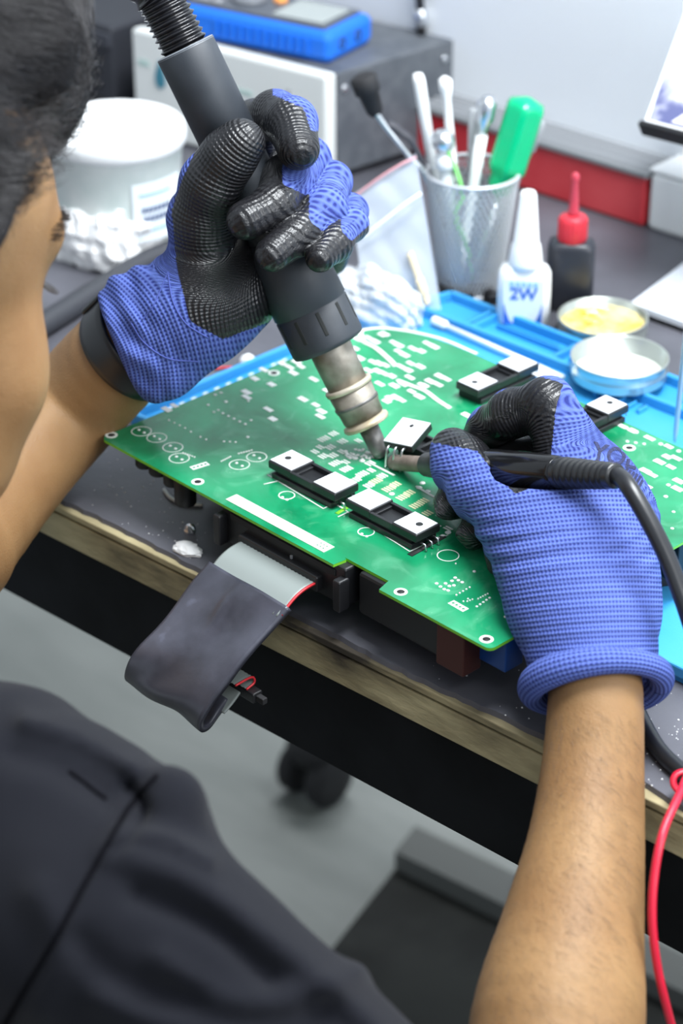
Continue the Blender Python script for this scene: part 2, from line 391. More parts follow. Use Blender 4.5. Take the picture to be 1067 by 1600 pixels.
# ---- dark grey soldering station with white front
Br = G(705, 262); A_ = np.array([-.0129, 1.741, 0.842]); Lf = np.array([-.1758, 1.8614, 0.842])
sx = nrm((A_ - Lf) * [1, 1, 0]); sy = nrm([.103, .090, 0]); sax = (sx, sy, EZ)
wf = np.linalg.norm((A_ - Lf)[:2]) + 0.0; hS = .842 - DZ; ds = .142
o = np.array([*A_[:2], DZ]); ctr = o - sx * wf / 2 + sy * ds / 2
M['casegrey'] = noise_mix(mat('textured_case', (.09, .1, .115), .5), (.08, .09, .105), (.11, .12, .135), 60, bump=.0001, bscale=1500)[0]
M['facewhite'] = mat('front_panel', (.74, .76, .74), .45)
st = root('rework_station', ctr, 'dark grey rework station with white front panel under the blue meter', 'station')
MB().box(ctr + sy * .006 + EZ * (hS / 2 + .003), (wf, ds - .012, hS - .006), sax, bev=.0015).build('case', M['casegrey'], st)
MB().box(ctr - sy * (ds / 2 - .006) + EZ * (hS / 2 + .0015), (wf, .012, hS - .001), sax, bev=.003).build('front_panel', M['facewhite'], st)
for sgn, oo in ((-1, .012), (1, -.012)):
    for yy in (.03, ds - .03): MB().lathe(ctr + sx * sgn * (wf / 2 - .02) + sy * (yy - ds / 2), EZ, [(0, .007), (.0065, .006)], 14).build('foot', M['blackmatte'], st)
P = lambda u, v, w: o - sx * u + sy * w + EZ * v      # u from right end, v up, w back
b = MB().lathe(P(-.0002, hS - .014, .020), sx, [(0, .0032), (.001, .0030), (.0016, .002)], 14); b.build('screw', M['silver'], st)
b = MB().lathe(P(-.0002, hS - .014, ds - .012), sx, [(0, .0032), (.001, .0030), (.0016, .002)], 14); b.build('screw', M['silver'], st)
# blue drop emblem and pale marks on the front
def drop(c, r, ax, h):
    pts = [(r * .62 * math.sin(a) * (1 if math.cos(a) < 0 else (1 - math.cos(a)) ** .6 + .0), -r * math.cos(a) * (1 if math.cos(a) > 0 else 1)) for a in np.linspace(0, 2 * math.pi, 28, endpoint=False)]
    pts = [(r * .6 * math.sin(a) * math.sin(a / 2) ** 1.3, r * math.cos(a)) for a in np.linspace(0, 2 * math.pi, 30, endpoint=False)]
    return MB().prism(pts, c, ax, h)
fx = (sx, EZ, -sy)
drop(P(.172, hS - .033, -.0004), .0125, fx, .0008).build('drop_emblem', mat('teal_print', (.05, .22, .30), .5), st)
for u, v, w_, h_ in ((.150, .020, .02, .003), (.085, .030, .022, .004), (.19, .027, .012, .005), (.040, .05, .03, .003)):
    MB().box(P(u, hS - v, -.0002), (w_, .0006, h_), sax).build('printed_mark', mat('pale_print', (.45, .6, .56), .6), st)
MB().box(P(.035, .04, -.001), (.0015, .003, .07), sax).build('panel_seam', M['greypl'], st)

# ---- upper unit behind, with cable and ferrule
c = ctr + sy * (ds + .055) - sx * .06
t = root('power_unit', np.array([*c[:2], DZ]), 'grey metal bench power unit standing behind the white fronted station', 'instrument')
hh = min(.12, .3)
MB().box(np.array([*c[:2], DZ + .053]), (.24, .085, .105), sax, bev=.002).build('case', M['casegrey'], t)
MB().box(np.array([*c[:2], DZ + .107]), (.242, .088, .003), sax, bev=.001).build('lid', M['greypl'], t)
for s in (-1, 1):
    for q_ in (-1, 1): MB().lathe(np.array([*c[:2], DZ]) + sx * s * .1 + sy * q_ * .03, EZ, [(0, .006), (.002, .006)], 10).build('foot', M['blackmatte'], t)
zt = .842
a = G(658, 54, zt)
t = root('cable_plug', a, 'small black plug with silver ferrule standing on the station', 'plug')
MB().lathe(a, EZ, [(0, .004), (.006, .0045), (.008, .0045)], 14).build('base', M['black'], t)
MB().lathe(a + EZ * .008, nrm(EZ + sx * -.1), [(0, .0045), (.001, .0055), (.013, .0055), (.014, .004)], 16).build('ferrule', M['silver'], t)
MB().tube(catmull([a + EZ * .02 - sx * .001, a + EZ * .05 - sx * .004, a + EZ * .1 - sx * .012 + sy * .01, a + EZ * .2 - sx * .03 + sy * .02]), .0038, 10).build('cable', M['cable'], t)

# ---- blue meter lying on the station
mz = .842
m1 = G(425, 92, mz); m2 = G(512, 104, mz); m3 = G(577, 72, mz)
mx = nrm((m2 - G(330, 66, mz)) * [1, 1, 0]); my = np.array([-mx[1], mx[0], 0]); max_ = (mx, my, EZ)
mc = m2 - mx * .075 + my * .035 
mw, md, mh = .15, .068, .026
t = root('meter', np.array([*mc[:2], mz]), 'blue handheld meter with grey screen lying on the rework station', 'meter')
M['blue'] = mat('blue_rubber', (.01, .16, .72), .4)
MB().box(np.array([*mc[:2], mz + mh / 2]), (mw, md, mh), max_, bev=.006).build('holster', M['blue'], t)
T = lambda u, v, z=0: np.array([*(m2 - mx * u + my * v)[:2], mz + mh + z])
MB().box(T(.075, .035, .0008), (mw - .016, md - .014, .0035), max_, bev=.001).build('face_plate', mat('dark_face', (.08, .09, .11), .4), t)
MB().box(T(.038, .035, .0030), (.048, .042, .0016), max_, bev=.0006).build('screen', mat('lcd_screen', (.34, .37, .36), .25), t)
MB().lathe(T(.075, .046, .002), EZ, [(0, .006), (.003, .006), (.004, .005)], 20).build('button', mat('orange_button', (.9, .35, .08), .4), t)
MB().lathe(T(.098, .034, .002), EZ, [(0, .015), (.004, .0145), (.005, .013)], 32).build('dial', mat('dial_grey', (.16, .17, .19), .4), t)
MB().box(T(.098, .034, .008), (.024, .004, .004), max_, bev=.001).build('dial_pointer', M['greypl'], t)
for k in range(3):
    for j in range(2): MB().box(T(.118 + j * .012, .018 + k * .016, .0035), (.008, .009, .002), max_, bev=.0007).build('button', M['greypl'], t)
for v in (.022, .046): MB().lathe(np.array([*(m2 + my * v)[:2], mz + mh * .5]) - mx * .0012, mx, [(0, .0048), (.0016, .0048), (.0018, .003), (.0010, .0028), (.0005, 0)], 18).build('jack', M['black'], t)
for k in range(12): MB().box(np.array([*(m2 - mx * (.02 + k * .008))[:2], mz + mh * .5]) - my * .0003, (.0035, .0016, .014), max_, bev=.0006).build('grip_rib', M['blue'], t)
MB().box(np.array([*(m2 - mx * .04)[:2], mz + .0004]) + my * .03, (.05, .05, .0016), max_).build('stand', M['black'], t)

# ---- black speaker-like box far left, grey box behind
c = G(150, 185); t = root('black_box', c, 'matte black instrument box left of the white fronted station', 'box')
hb = top_z(c, 38) - DZ
MB().box(c + EZ * hb / 2 - EX * .05 + EY * .06, (.14, .11, hb), bev=.003).build('case', M['blackmatte'] if 0 else mat('charcoal_case', (.028, .03, .038), .6), t)
MB().box(c + EZ * (hb - .012) - EX * .05 + EY * .004, (.138, .004, .012), bev=.001).build('front_ridge', mat('charcoal_ridge', (.045, .048, .06), .5), t)
for k in range(4): MB().box(c + EZ * (hb - .03 - k * .012) - EX * .05 + EY * .0042, (.11, .003, .004), bev=.001).build('vent_slat', M['black'], t)

# ---- white tub with lid
tb = G(188, 384); zt = top_z(tb, 192); R0 = 113 / FPX * 1.70
t = root('tub', tb, 'white plastic tub with snap lid and printed label behind the arm', 'tub')
hT = zt - DZ
M['tubbody'] = noise_mix(mat('tub_plastic', (.72, .77, .74), .4), (.62, .70, .67), (.80, .83, .80), 26, .35, .7)[0]
b = MB().lathe(tb, EZ, [(0, R0 * .80), (.002, R0 * .84), (.01, R0 * .85), (hT * .45, R0 * .895), (hT - .018, R0 * .93), (hT - .016, R0 * .96), (hT - .013, R0 * .96), (hT - .011, R0 * .93), (hT - .004, R0 * .93)], 64)
b.build('body', M['tubbody'], t)
b = MB().lathe(tb + EZ * (hT - .010), EZ, [(-.004, R0 * .975), (-.002, R0), (.004, R0 * 1.0), (.008, R0 * .985), (.010, R0 * .955), (.0095, R0 * .90), (.007, R0 * .87), (.0075, R0 * .80), (.0085, 0.0005)], 64)
b.build('lid', M['white'], t)
# label print that follows the side
def arc_patch(c, r, z0, z1, a0, a1, n, name, m, par, th=.0003):
    us = np.linspace(a0, a1, n); V = []; 
    for rr in (r + th,):
        for u in us: V += [c + EZ * z0 + rr * np.array([math.cos(u), math.sin(u), 0]), c + EZ * z1 + rr * np.array([math.cos(u), math.sin(u), 0]) * 1.0]
    F = [[2 * i, 2 * i + 2, 2 * i + 3, 2 * i + 1] for i in range(n - 1)]
    MB().add(V, F, 0, True).build(name, m, par)
rr_ = R0 * .925
arc_patch(tb, rr_ , .022, .068, math.radians(-72), math.radians(-18), 14, 'label', mat('tub_label', (.74, .80, .84), .5), t)
PB = mat('dark_blue_print', (.06, .10, .22), .5); PL = mat('light_blue_print', (.35, .55, .75), .5)
def arc_text(s, size, z, a, r, m, par, c, bold=.0):
    me = text_mesh(s, size, .00005, bold)
    for v in me.vertices:
        x, y = v.co.x, v.co.y; u = a + x / r
        v.co = Vector(c + EZ * (z + y) + (r + v.co.z) * np.array([math.cos(u), math.sin(u), 0]) - wloc(par))
    me.materials.append(m); me.name = 'label_text'; return link('label_text', me, par)
arc_text('Sn/Pb 60', .0085, .054, math.radians(-52), rr_ + .0006, PB, t, tb, .0002) if 0 else None
for z, a0, a1, m_ in ((.058, -66, -34, PL), (.030, -64, -30, PL)):
    arc_patch(tb, rr_ + .0006, z, z + .0022, math.radians(a0), math.radians(a1), 10, 'label_line', m_, t)
for z, nn, sd in ((.045, 7, 1), (.038, 8, 5)):
    for k in range(nn):
        a0 = -64 + k * 4.4 + sd * .3; arc_patch(tb, rr_ + .0006, z, z + .0042, math.radians(a0), math.radians(a0 + 3.1), 4, 'label_letter', PB, t)

# ---- crumpled tissue in front of the tub
def crumple(c, rx, ry, rz, name, m, label, cat, n=26, amp=.35, seed=1, holes=None):
    rg = np.random.default_rng(seed); ph = rg.normal(size=(9, 3)) ; fq = rg.uniform(2, 7, 9); V = []; F = []
    for i in range(n + 1):
        th = math.pi * i / n
        for j in range(2 * n):
            p = np.array([math.sin(th) * math.cos(math.pi * j / n), math.sin(th) * math.sin(math.pi * j / n), math.cos(th)])
            d = sum(abs(math.sin(fq[k] * (p @ ph[k]) + k)) for k in range(9)) / 9
            q = p * (1 - amp + 2 * amp * d) * [rx, ry, rz]; q[2] = max(q[2], -rz * .5); V.append(c + EX * q[0] + EY * q[1] + EZ * (q[2] + rz * .5))
    for i in range(n):
        for j in range(2 * n): a = i * 2 * n + j; b2 = i * 2 * n + (j + 1) % (2 * n); F.append([a, a + 2 * n, b2 + 2 * n, b2])
    o = MB().add(V, F, 0, False).build(name, m, at=c); return tag(o, label, cat)
crumple(G(160, 398), .045, .030, .038, 'tissue', M['paper'], 'crumpled white paper tissue in front of the white tub', 'tissue', seed=3)

# ---- black flexible tube lying on the bench behind the arm
p = [G(-60, 585, DZ + .0085), G(70, 505, DZ + .0085), G(150, 455, DZ + .0085), G(235, 405, DZ + .0085), G(330, 372, DZ + .0085), G(420, 368, DZ + .0085)]
o = MB().tube(catmull(p), .0085, 20).build('hose', mat('matte_rubber', (.035, .037, .045), .55), at=p[2] - EZ * .0085)
tag(o, 'thick black rubber hose lying on the bench behind the left wrist', 'hose')
# ================================================================== MESH CUP AND ITS TOOLS
cb = G(733, 452); zr = top_z(cb, 268); hC = zr - DZ; Rt = 74 / FPX * 1.615; Rb = 49 / FPX * 1.68
cup = root('pen_cup', cb, 'silver wire mesh cup holding the tools behind the glue bottle', 'cup')
n = 50; V = []; F = []
def helix(sgn, k):
    path = []
    for i in range(19):
        s = i / 18; a = 2 * math.pi * k / n + sgn * s * 1.35; r = Rb + (Rt - Rb) * s
        path.append(cb + EZ * (.002 + s * (hC - .003)) + r * np.array([math.cos(a), math.sin(a), 0]))
    return path
b = MB()
for k in range(n):
    for sg in (-1, 1): b.tube(helix(sg, k), .00066, 4, cap=False)
o = b.build('wire_mesh', M['wire'], cup); o['kind'] = 'stuff'
MB().loft([[cb + EZ * (hC + .0016 * math.sin(v)) + (Rt + .0016 * math.cos(v)) * np.array([math.cos(u), math.sin(u), 0]) for v in np.linspace(0, 2 * math.pi, 8, endpoint=False)] for u in np.linspace(0, 2 * math.pi, 48, endpoint=False)], 0, False, True, True).build('rim', M['wire'], cup)
MB().lathe(cb, EZ, [(0, Rb - .001), (.0005, Rb + .001), (.004, Rb + .001), (.0045, Rb - .001), (.002, Rb - .003), (.002, .0005)], 40).build('base_plate', M['wire'], cup)
def cuppt(px, py, front=0.0):              # point seen at a pixel, standing over the cup at offset toward EY
    Y = cb[1] + front; r = (800 - py) / FPX
    z = CAM[2] + Y * (math.cos(PITCH) * r - math.sin(PITCH)) / (math.cos(PITCH) + math.sin(PITCH) * r)
    d = Y * F_[1] + (z - CAM[2]) * F_[2]; return np.array([(px - 533.5) / FPX * d, Y, z])
def cupbase(px, front): q_ = cb + np.array([(px - 733) / FPX * 1.66, front, .005]); return q_
def rod_tool(name, label, cat, pb, pt, segs, grp='tools standing in the mesh cup'):
    """segs: (name, t0, t1, [(s, r)..], material) along the rod"""
    t = root(name, pb, label, cat, grp); d = pt - pb; Ln = np.linalg.norm(d); ax = d / Ln
    for nm, prof, m_ in segs: MB().lathe(pb, ax, [(s * Ln, r) for s, r in prof], 20).build(nm, m_, t)
    return t
rod_tool('steel_rod', 'thin grey steel rod standing leftmost upright in the mesh cup', 'rod', cupbase(704, .008), cuppt(653, 116, .012),
         [('shaft', [(0, .0035), (.97, .0045), (1, .0035)], M['white'])])
rod_tool('slim_pick', 'white handled slim pick with rounded top, second from left in the cup', 'pick', cupbase(722, .0), cuppt(695, 120, .006),
         [('shaft', [(0, .0015), (.55, .0018)], M['silver']), ('handle', [(.5, .002), (.52, .004), (.8, .0032), (.9, .003), (.95, .0048), (.985, .0048), (1, .002)], M['white'])])
rod_tool('syringe', 'short clear capped plastic syringe standing in the front of the cup', 'syringe', cupbase(715, -.012), cuppt(691, 205, -.014),
         [('barrel', [(0, .005), (.6, .0052), (.78, .0052)], M['whitetrans']), ('collar', [(.78, .0072), (.81, .0078), (.85, .0072), (.87, .005), (.9, .005)], M['white']), ('cap', [(.88, .005), (.92, .0082), (.965, .0082), (1, .005)], M['silver'])])
rod_tool('knob_rod', 'glossy clear plastic rod with a knob top right of the cup centre', 'rod', cupbase(712, -.006), cuppt(763, 150, .004),
         [('shaft', [(0, .0045), (.03, .0035), (.6, .004), (.8, .0042)], M['silver'] if 0 else M['white']), ('knob', [(.8, .0035), (.84, .0035), (.88, .0065), (.96, .007), (1, .004)], M['silver'])])
rod_tool('plastic_tube', 'plain translucent grey tube leaning in the middle of the cup', 'tube', cupbase(738, .006), cuppt(745, 170, .02),
         [('shaft', [(0, .0055), (.99, .006), (1, .005)], mat('grey_tube', (.5, .52, .54), .25, trans=.3))])
t = root('screwdriver', cupbase(752, -.004), 'screwdriver with a fat translucent green handle in the mesh cup', 'screwdriver', 'tools standing in the mesh cup')
pb, pt = cupbase(735, -.006), cuppt(826, 152, .006); ax = nrm(pt - pb); Ln = np.linalg.norm(pt - pb)
MB().lathe(pb, ax, [(0, .001), (.004, .0028), (.03, .0028), (Ln * .5, .0028)], 12).build('blade', M['silver'], t)
hb_ = Ln * .50; hr = .0142; rings = []
for s in np.linspace(0, 1, 20):
    r = hr * (0.55 + .45 * min(1, s * 4)) * (1.0 if s < .9 else math.sqrt(max(.02, 1 - ((s - .9) / .1) ** 2)))
    if .12 < s < .22: r *= .86
    a, b_ = frame(ax); rings.append([pb + ax * (hb_ + s * (Ln - hb_)) + r * (1 - .08 * (math.cos(6 * u) > 0) * (.2 < s < .9)) * (math.cos(u) * a + math.sin(u) * b_) for u in np.linspace(0, 2 * math.pi, 48, endpoint=False)])
MB().loft(rings, 0, True, True).build('handle', M['green'], t)
rod_tool('dark_pick', 'thin dark metal pick leaning right behind the green handle', 'pick', cupbase(745, .008), cuppt(848, 188, .02),
         [('shaft', [(0, .002), (.8, .002), (.82, .0038), (.98, .003), (1, .001)], M['greypl'])])
t = root('spudger', cupbase(728, -.02), 'lime green plastic spudger seen inside the cup through its mesh', 'spudger', 'tools standing in the mesh cup')
p = [cuppt(738, 435, -.016), cuppt(728, 380, -.018), cuppt(712, 340, -.018), cuppt(722, 300, -.018), cuppt(700, 235, -.016), cuppt(692, 218, -.016)]
MB().tube(catmull(p), [.003] * 4 + [.004] * 30 + [.003] * 7, 10, flat=.4).build('blade', M['lime'], t)
t = root('cleaning_brush', cupbase(705, -.004), 'black head brush with bent wire neck leaning left out of the cup', 'brush', 'tools standing in the mesh cup')
p = [cupbase(715, -.004), cuppt(668, 285, -.002), cuppt(640, 245, .0), cuppt(600, 195, .0), cuppt(582, 168, .0)]
MB().tube(catmull(p), .0022, 10).build('neck', M['silver'], t)
h1, h2 = cuppt(588, 180, .003), cuppt(566, 118, .003)
MB().tube([h1, h1 + (h2 - h1) * .1, h1 + (h2 - h1) * .55, h1 + (h2 - h1) * .6, h1 + (h2 - h1) * .95, h2], [.004, .006, .0075, .0095, .0098, .007], 16).build('head', M['blackmatte'], t)
p = [cupbase(720, .006), cuppt(655, 245, .004), cuppt(625, 205, .004), cuppt(606, 192, .004)]
MB().tube(catmull(p), .005, 12, flat=.5).build('grip', mat('dark_grip', (.05, .05, .06), .5), t)

# ---- black bits under the cup front
for k, (px, py, s) in enumerate(((700, 462, .012), (722, 470, .010), (748, 466, .012), (768, 470, .009), (760, 490, .008), (690, 476, .007))):
    c = G(px, py); o = MB().box(c + EZ * s * .4, (s * 1.7, s, s * .8), (nrm(EX + EY * (k % 3 - 1) * .6), nrm(EY - EX * (k % 3 - 1) * .6), EZ), bev=.001)
    o = o.build('ferrite_block', M['black'] , at=c)
    tag(o, ('black ferrite block leftmost behind, at the foot of the mesh cup', 'black ferrite block second in the back row at the cup foot', 'largest right black ferrite block in the back row at the cup foot',
            'small black ferrite block rightmost, between mesh cup and glue bottle', 'black ferrite block nearest the blue mat, before the mesh cup', 'tiny black ferrite block leftmost in front of the mesh cup')[k], 'component', 'black blocks at the foot of the cup')

# ================================================================== BOTTLES
def rrect(rx, ry, p, n=40):
    return [(rx * abs(math.cos(u)) ** (2 / p) * (1 if math.cos(u) > 0 else -1), ry * abs(math.sin(u)) ** (2 / p) * (1 if math.sin(u) > 0 else -1)) for u in np.linspace(0, 2 * math.pi, n, endpoint=False)]
def bottle_body(c, prof, p, ax):          # prof: z, rx, ry
    return MB().loft([[c + EZ * z + ax[0] * x + ax[1] * y for x, y in rrect(rx, ry, p)] for z, rx, ry in prof], 0, True, True)
bx = (nrm([1, -.12, 0]), nrm([.12, 1, 0]), EZ)
c = G(818, 515); c = c + np.array([0, .010, 0]); H = top_z(c, 296) - DZ; hb = top_z(c, 412) - DZ; w2 = 42 / FPX * 1.61
t = root('glue_bottle', c, 'white squeeze glue bottle with long nozzle and blue label', 'bottle')
bottle_body(c, [(0, w2 * .9, w2 * .5), (.002, w2, w2 * .58), (hb * .55, w2, w2 * .58), (hb * .85, w2 * .98, w2 * .57), (hb * .95, w2 * .86, w2 * .5), (hb, w2 * .6, w2 * .42)], 3.2, bx).build('body', M['white'], t)
MB().lathe(c + EZ * hb * .97, EZ, [(0, w2 * .64), (.004, w2 * .64), ((H - hb) * .28, w2 * .55), ((H - hb) * .32, w2 * .48), ((H - hb) * .96, w2 * .31), (H - hb, w2 * .25), (H - hb + .0004, w2 * .1)], 28).build('nozzle_cap', M['white'], t)
fy = -w2 * .58 - .0003
fl = (bx[0], EZ, -bx[1])
def flat_text(s, size, o, ax, m_, par, bold=0., name='label_text', ext=.00015):
    me = text_mesh(s, size, ext, bold); o = np.asarray(o)
    for v in me.vertices: v.co = Vector(o + ax[0] * v.co.x + ax[1] * v.co.y + ax[2] * v.co.z - wloc(par))
    me.materials.append(m_); return link(name, me, par)
o = c + bx[1] * fy
PBl = mat('blue_print', (.03, .13, .5), .4)
MB().box(o + EZ * hb * .46, (w2 * 1.5, .0004, hb * .76), bx).build('label', mat('label_pale', (.78, .85, .92), .4), t)
flat_text('2W', .0125, o + EZ * hb * .60 - bx[1] * .0005, fl, PBl, t, .0003)
for k in range(5): MB().box(o + EZ * hb * .76 + bx[0] * (k - 2) * .0042 - bx[1] * .0004, (.003, .0004, .004), bx).build('label_letter', mat('pale_blue_print', (.3, .52, .68), .4), t)
for s in (-1, 1):
    tri = [(s * w2 * .72, hb * .09), (s * w2 * .72, hb * .46), (s * w2 * .62, hb * .30), (s * w2 * .48, hb * .16), (s * w2 * .3, hb * .09)]
    MB().prism(tri if s > 0 else tri[::-1], o - bx[1] * .0002, fl, .0003).build('label_swoosh', PBl, t)
c = G(888, 478); H = top_z(c, 270) - DZ; hb = top_z(c, 374) - DZ; w3 = 37 / FPX * 1.66
t = root('ink_bottle', c, 'black squeeze bottle with red cap and red nozzle behind the glue bottle', 'bottle')
bottle_body(c, [(0, w3 * .94, w3 * .62), (.002, w3, w3 * .68), (hb * .9, w3, w3 * .68), (hb * .97, w3 * .92, w3 * .6), (hb, w3 * .6, w3 * .5)], 4, bx).build('body', mat('black_bottle', (.02, .022, .03), .35), t)
k = H - hb
rings = []
MB().lathe(c + EZ * hb, EZ, [(-.001, w3 * .5), (0, w3 * .58), (k * .34, w3 * .56), (k * .36, w3 * .5), (k * .38, w3 * .2)], 30).build('cap', M['red'], t)
for q_ in range(20):
    a = q_ * math.pi / 10; MB().box(c + EZ * (hb + k * .17) + w3 * .575 * np.array([math.cos(a), math.sin(a), 0]), (.0012, .0012, k * .3), bev=.0003).build('cap_rib', M['red'], t)
MB().lathe(c + EZ * (hb + k * .36), EZ, [(0, w3 * .26), (.004, w3 * .22), (k * .5, w3 * .13), (k * .54, w3 * .17), (k * .61, w3 * .17), (k * .64, w3 * .08)], 20).build('nozzle', mat('red_clear', (.7, .06, .1), .3, trans=.3), t)

# ================================================================== FLUX TINS
def tin(c, r, h, name, label, fill=None, tilt=None, z0=0.0, zax=EZ):
    t = root(name, c + EZ * z0, label, 'tin'); o = c + EZ * z0
    prof = [(0, r * .93), (.0006, r * .965), (.002, r * .975), (h * .35, r * .975), (h * .42, r * .99), (h * .5, r * .975), (h - .0018, r * .975), (h - .0012, r), (h - .0003, r), (h, r * .985), (h - .0006, r * .95), (.0016, r * .94), (.0014, r * .5), (.0014, .0005)]
    MB().lathe(o, zax, prof, 64).build('body', M['tin'], t)
    return t, o
r1 = 72 / FPX * 1.58
c = G(940, 525); t, o = tin(c, r1, .016, 'flux_tin', 'round open tin filled with amber rosin flux')
M['rosin'], mp, rp, nz = noise_mix(mat('amber_rosin', (.75, .5, .08), .25, coat=.5), (.55, .36, .04), (.88, .74, .32), 60, .35, .68, 4, bump=.002, bscale=120)
V = []; n1 = 40; m1_ = 14; rg = np.random.default_rng(4)
for i in range(m1_ + 1):
    for j in range(n1):
        rr = r1 * .945 * i / m1_ + 1e-5; a = 2 * math.pi * j / n1; x, y = rr * math.cos(a), rr * math.sin(a)
        V.append(o + [x, y, .0105 + .0012 * math.sin(x * 420 + 1) * math.sin(y * 380) + .0008 * rg.random() - (.002 if i == m1_ else 0)])
F = [[i * n1 + j, i * n1 + (j + 1) % n1, (i + 1) * n1 + (j + 1) % n1, (i + 1) * n1 + j] for i in range(m1_) for j in range(n1)]
MB().add(V, F, 0, True).build('rosin', M['rosin'], t)
r2 = 77 / FPX * 1.53
c = G(966, 588, DZ + .010); c[2] = DZ; t, o = tin(c, r2, .015, 'tin_lid', 'empty round tin lid lying upturned on the blue mat', z0=.0105)
MB().lathe(o + EZ * .0013, EZ, [(0, r2 * .935), (.0006, r2 * .935), (.0010, r2 * .9), (.0008, r2 * .82), (.0003, r2 * .8), (.0003, .0005)], 64).build('inner_face', M['tininside'], t)

# ---- white pad corner at right, picture panel at upper right
p1, p2, p3 = G(985, 478, DZ + .006), G(1067, 416, DZ + .006), G(1067, 508, DZ + .006)
a1 = nrm((p2 - p1) * [1, 1, 0]); a2 = nrm((p3 - p1) * [1, 1, 0])
t = root('laptop', p1 * [1, 1, 0] + EZ * DZ, 'corner of a closed white tablet on the bench at the right edge', 'tablet')
pl = [p1, p1 + a2 * .22, p1 + a2 * .22 + a1 * .22, p1 + a1 * .22]
MB().loft([[p * [1, 1, 0] + EZ * (DZ + .0) for p in pl], [p * [1, 1, 0] + EZ * (DZ + .004) for p in pl]], 0, True, False).build('base', M['black'], t)
MB().loft([[p * [1, 1, 0] + EZ * (DZ + .0041) for p in pl], [p * [1, 1, 0] + EZ * (DZ + .0085) for p in pl]], 0, True, False).build('lid', mat('pale_shell', (.70, .73, .78), .4), t)
D1 = 1.62; q1, q2, q3 = Q(1006, 192, D1), Q(1092, 214, D1 - .03), Q(1062, 40, D1 + .05)
dx_ = nrm(q2 - q1); up_ = q3 - q1; up_ = nrm(up_ - dx_ * (up_ @ dx_)); nn = np.cross(dx_, up_); nn = nn if nn @ F_ < 0 else -nn
t = root('display_panel', np.array([*q1[:2], DZ]), 'tilted display panel with black lower edge and printed picture at upper right', 'display')
Wd, Hd = .16, .12; cax = (dx_, up_, nn); cc = q1 + dx_ * Wd / 2 + up_ * Hd / 2
up2 = q3 - q1; sh = (up2 @ dx_) / (up2 @ nrm(up_)); 
quad = [(0, 0), (Wd, 0), (Wd + sh * Hd, Hd), (sh * Hd, Hd)]
MB().prism(quad, q1 - nn * .006, cax, .006).build('backing', M['white'], t)
pic, mp, rp, nz = noise_mix(mat('printed_picture', (.8, .8, .85), .5), (.10, .11, .24), (.55, .56, .66), 34, .44, .60, 3)
MB().prism([(.002, .004), (Wd - .002, .004), (Wd + sh * .045, .045), (.002 + sh * .045, .045)], q1, cax, .0004).build('picture', pic, t)
MB().prism([(.02, .006), (.06, .006), (.064, .017), (.026, .019)], q1 + nn * .0004, cax, .0004).build('printed_shape', mat('pink_print', (.8, .76, .8), .5), t)
MB().prism([(.002 + sh * .045, .0452), (Wd + sh * .045, .0452), (Wd + sh * (Hd - .002), Hd - .002), (.002 + sh * (Hd - .002), Hd - .002)], q1, cax, .0004).build('blank_sheet', M['white'], t)
MB().box(q1 + dx_ * Wd / 2 - up_ * .002 - nn * .003, (Wd + .004, .0045, .012), cax, bev=.001).build('bottom_edge', M['black'], t)
sp = q1 + dx_ * .12 - nn * .02
MB().tube(catmull([sp + up_ * .02, sp - EZ * .03, np.array([sp[0], sp[1], DZ + .006])]), .006, 14).build('stand', M['greypl'], t)
MB().lathe(np.array([sp[0], sp[1], DZ]), EZ, [(0, .04), (.004, .04), (.007, .03), (.008, .01)], 32).build('stand_foot', M['greypl'], t)

# ---- thin upright grey rod before the mat, right edge
pb, pt = G(1054, 690, DZ + .012), Q(1070, 540, 1.40)
t = root('probe', pb, 'thin grey metal probe standing at the right edge before the blue mat', 'probe')
MB().tube([pb, pb + (pt - pb) * .1, pt, pt + (pt - pb)], [.0008, .0016, .0018, .0018], 10).build('shaft', M['wire'], t)

# ================================================================== ZIP BAGS
def plastic(name, col, alpha):
    m = bpy.data.materials.new(name); m.use_nodes = True; nt = m.node_tree; b_ = BS(m)
    b_.inputs['Base Color'].default_value = (*col, 1); b_.inputs['Roughness'].default_value = .18
    b_.inputs['Alpha'].default_value = alpha; return m
M['bag'] = plastic('clear_film', (.74, .80, .88), .42)
def sheet(P4, n, amp, seed, thick=.0):
    rg = np.random.default_rng(seed); ph = rg.uniform(0, 6.3, (6,)); f1 = rg.uniform(3, 11, (6, 2)); nrmv = nrm(np.cross(P4[1] - P4[0], P4[3] - P4[0])); V = []
    for i in range(n + 1):
        for j in range(n + 1):
            u, v = i / n, j / n; p = (P4[0] * (1 - u) + P4[1] * u) * (1 - v) + (P4[3] * (1 - u) + P4[2] * u) * v
            d = sum(abs(math.sin(f1[k, 0] * u + f1[k, 1] * v + ph[k])) for k in range(6)) / 6 - .5
            V.append(p + nrmv * d * amp)
    F = [[i * (n + 1) + j, (i + 1) * (n + 1) + j, (i + 1) * (n + 1) + j + 1, i * (n + 1) + j + 1] for i in range(n) for j in range(n)]
    return V, F
gb = G(620, 482)
t = root('zip_bag', gb, 'clear zip bag standing open left of the mesh cup', 'bag')
Yb = gb[1]
def stand(px, py, Y):
    r = (800 - py) / FPX; z = CAM[2] + Y * (math.cos(PITCH) * r - math.sin(PITCH)) / (math.cos(PITCH) + math.sin(PITCH) * r)
    d = Y * F_[1] + (z - CAM[2]) * F_[2]; return np.array([(px - 533.5) / FPX * d, Y, z])
bp = [stand(570, 470, Yb - .01), stand(688, 474, Yb - .005), stand(650, 246, Yb + .012), stand(548, 312, Yb + .010)]
for p in bp[:2]: p[2] = max(p[2], DZ + .001)
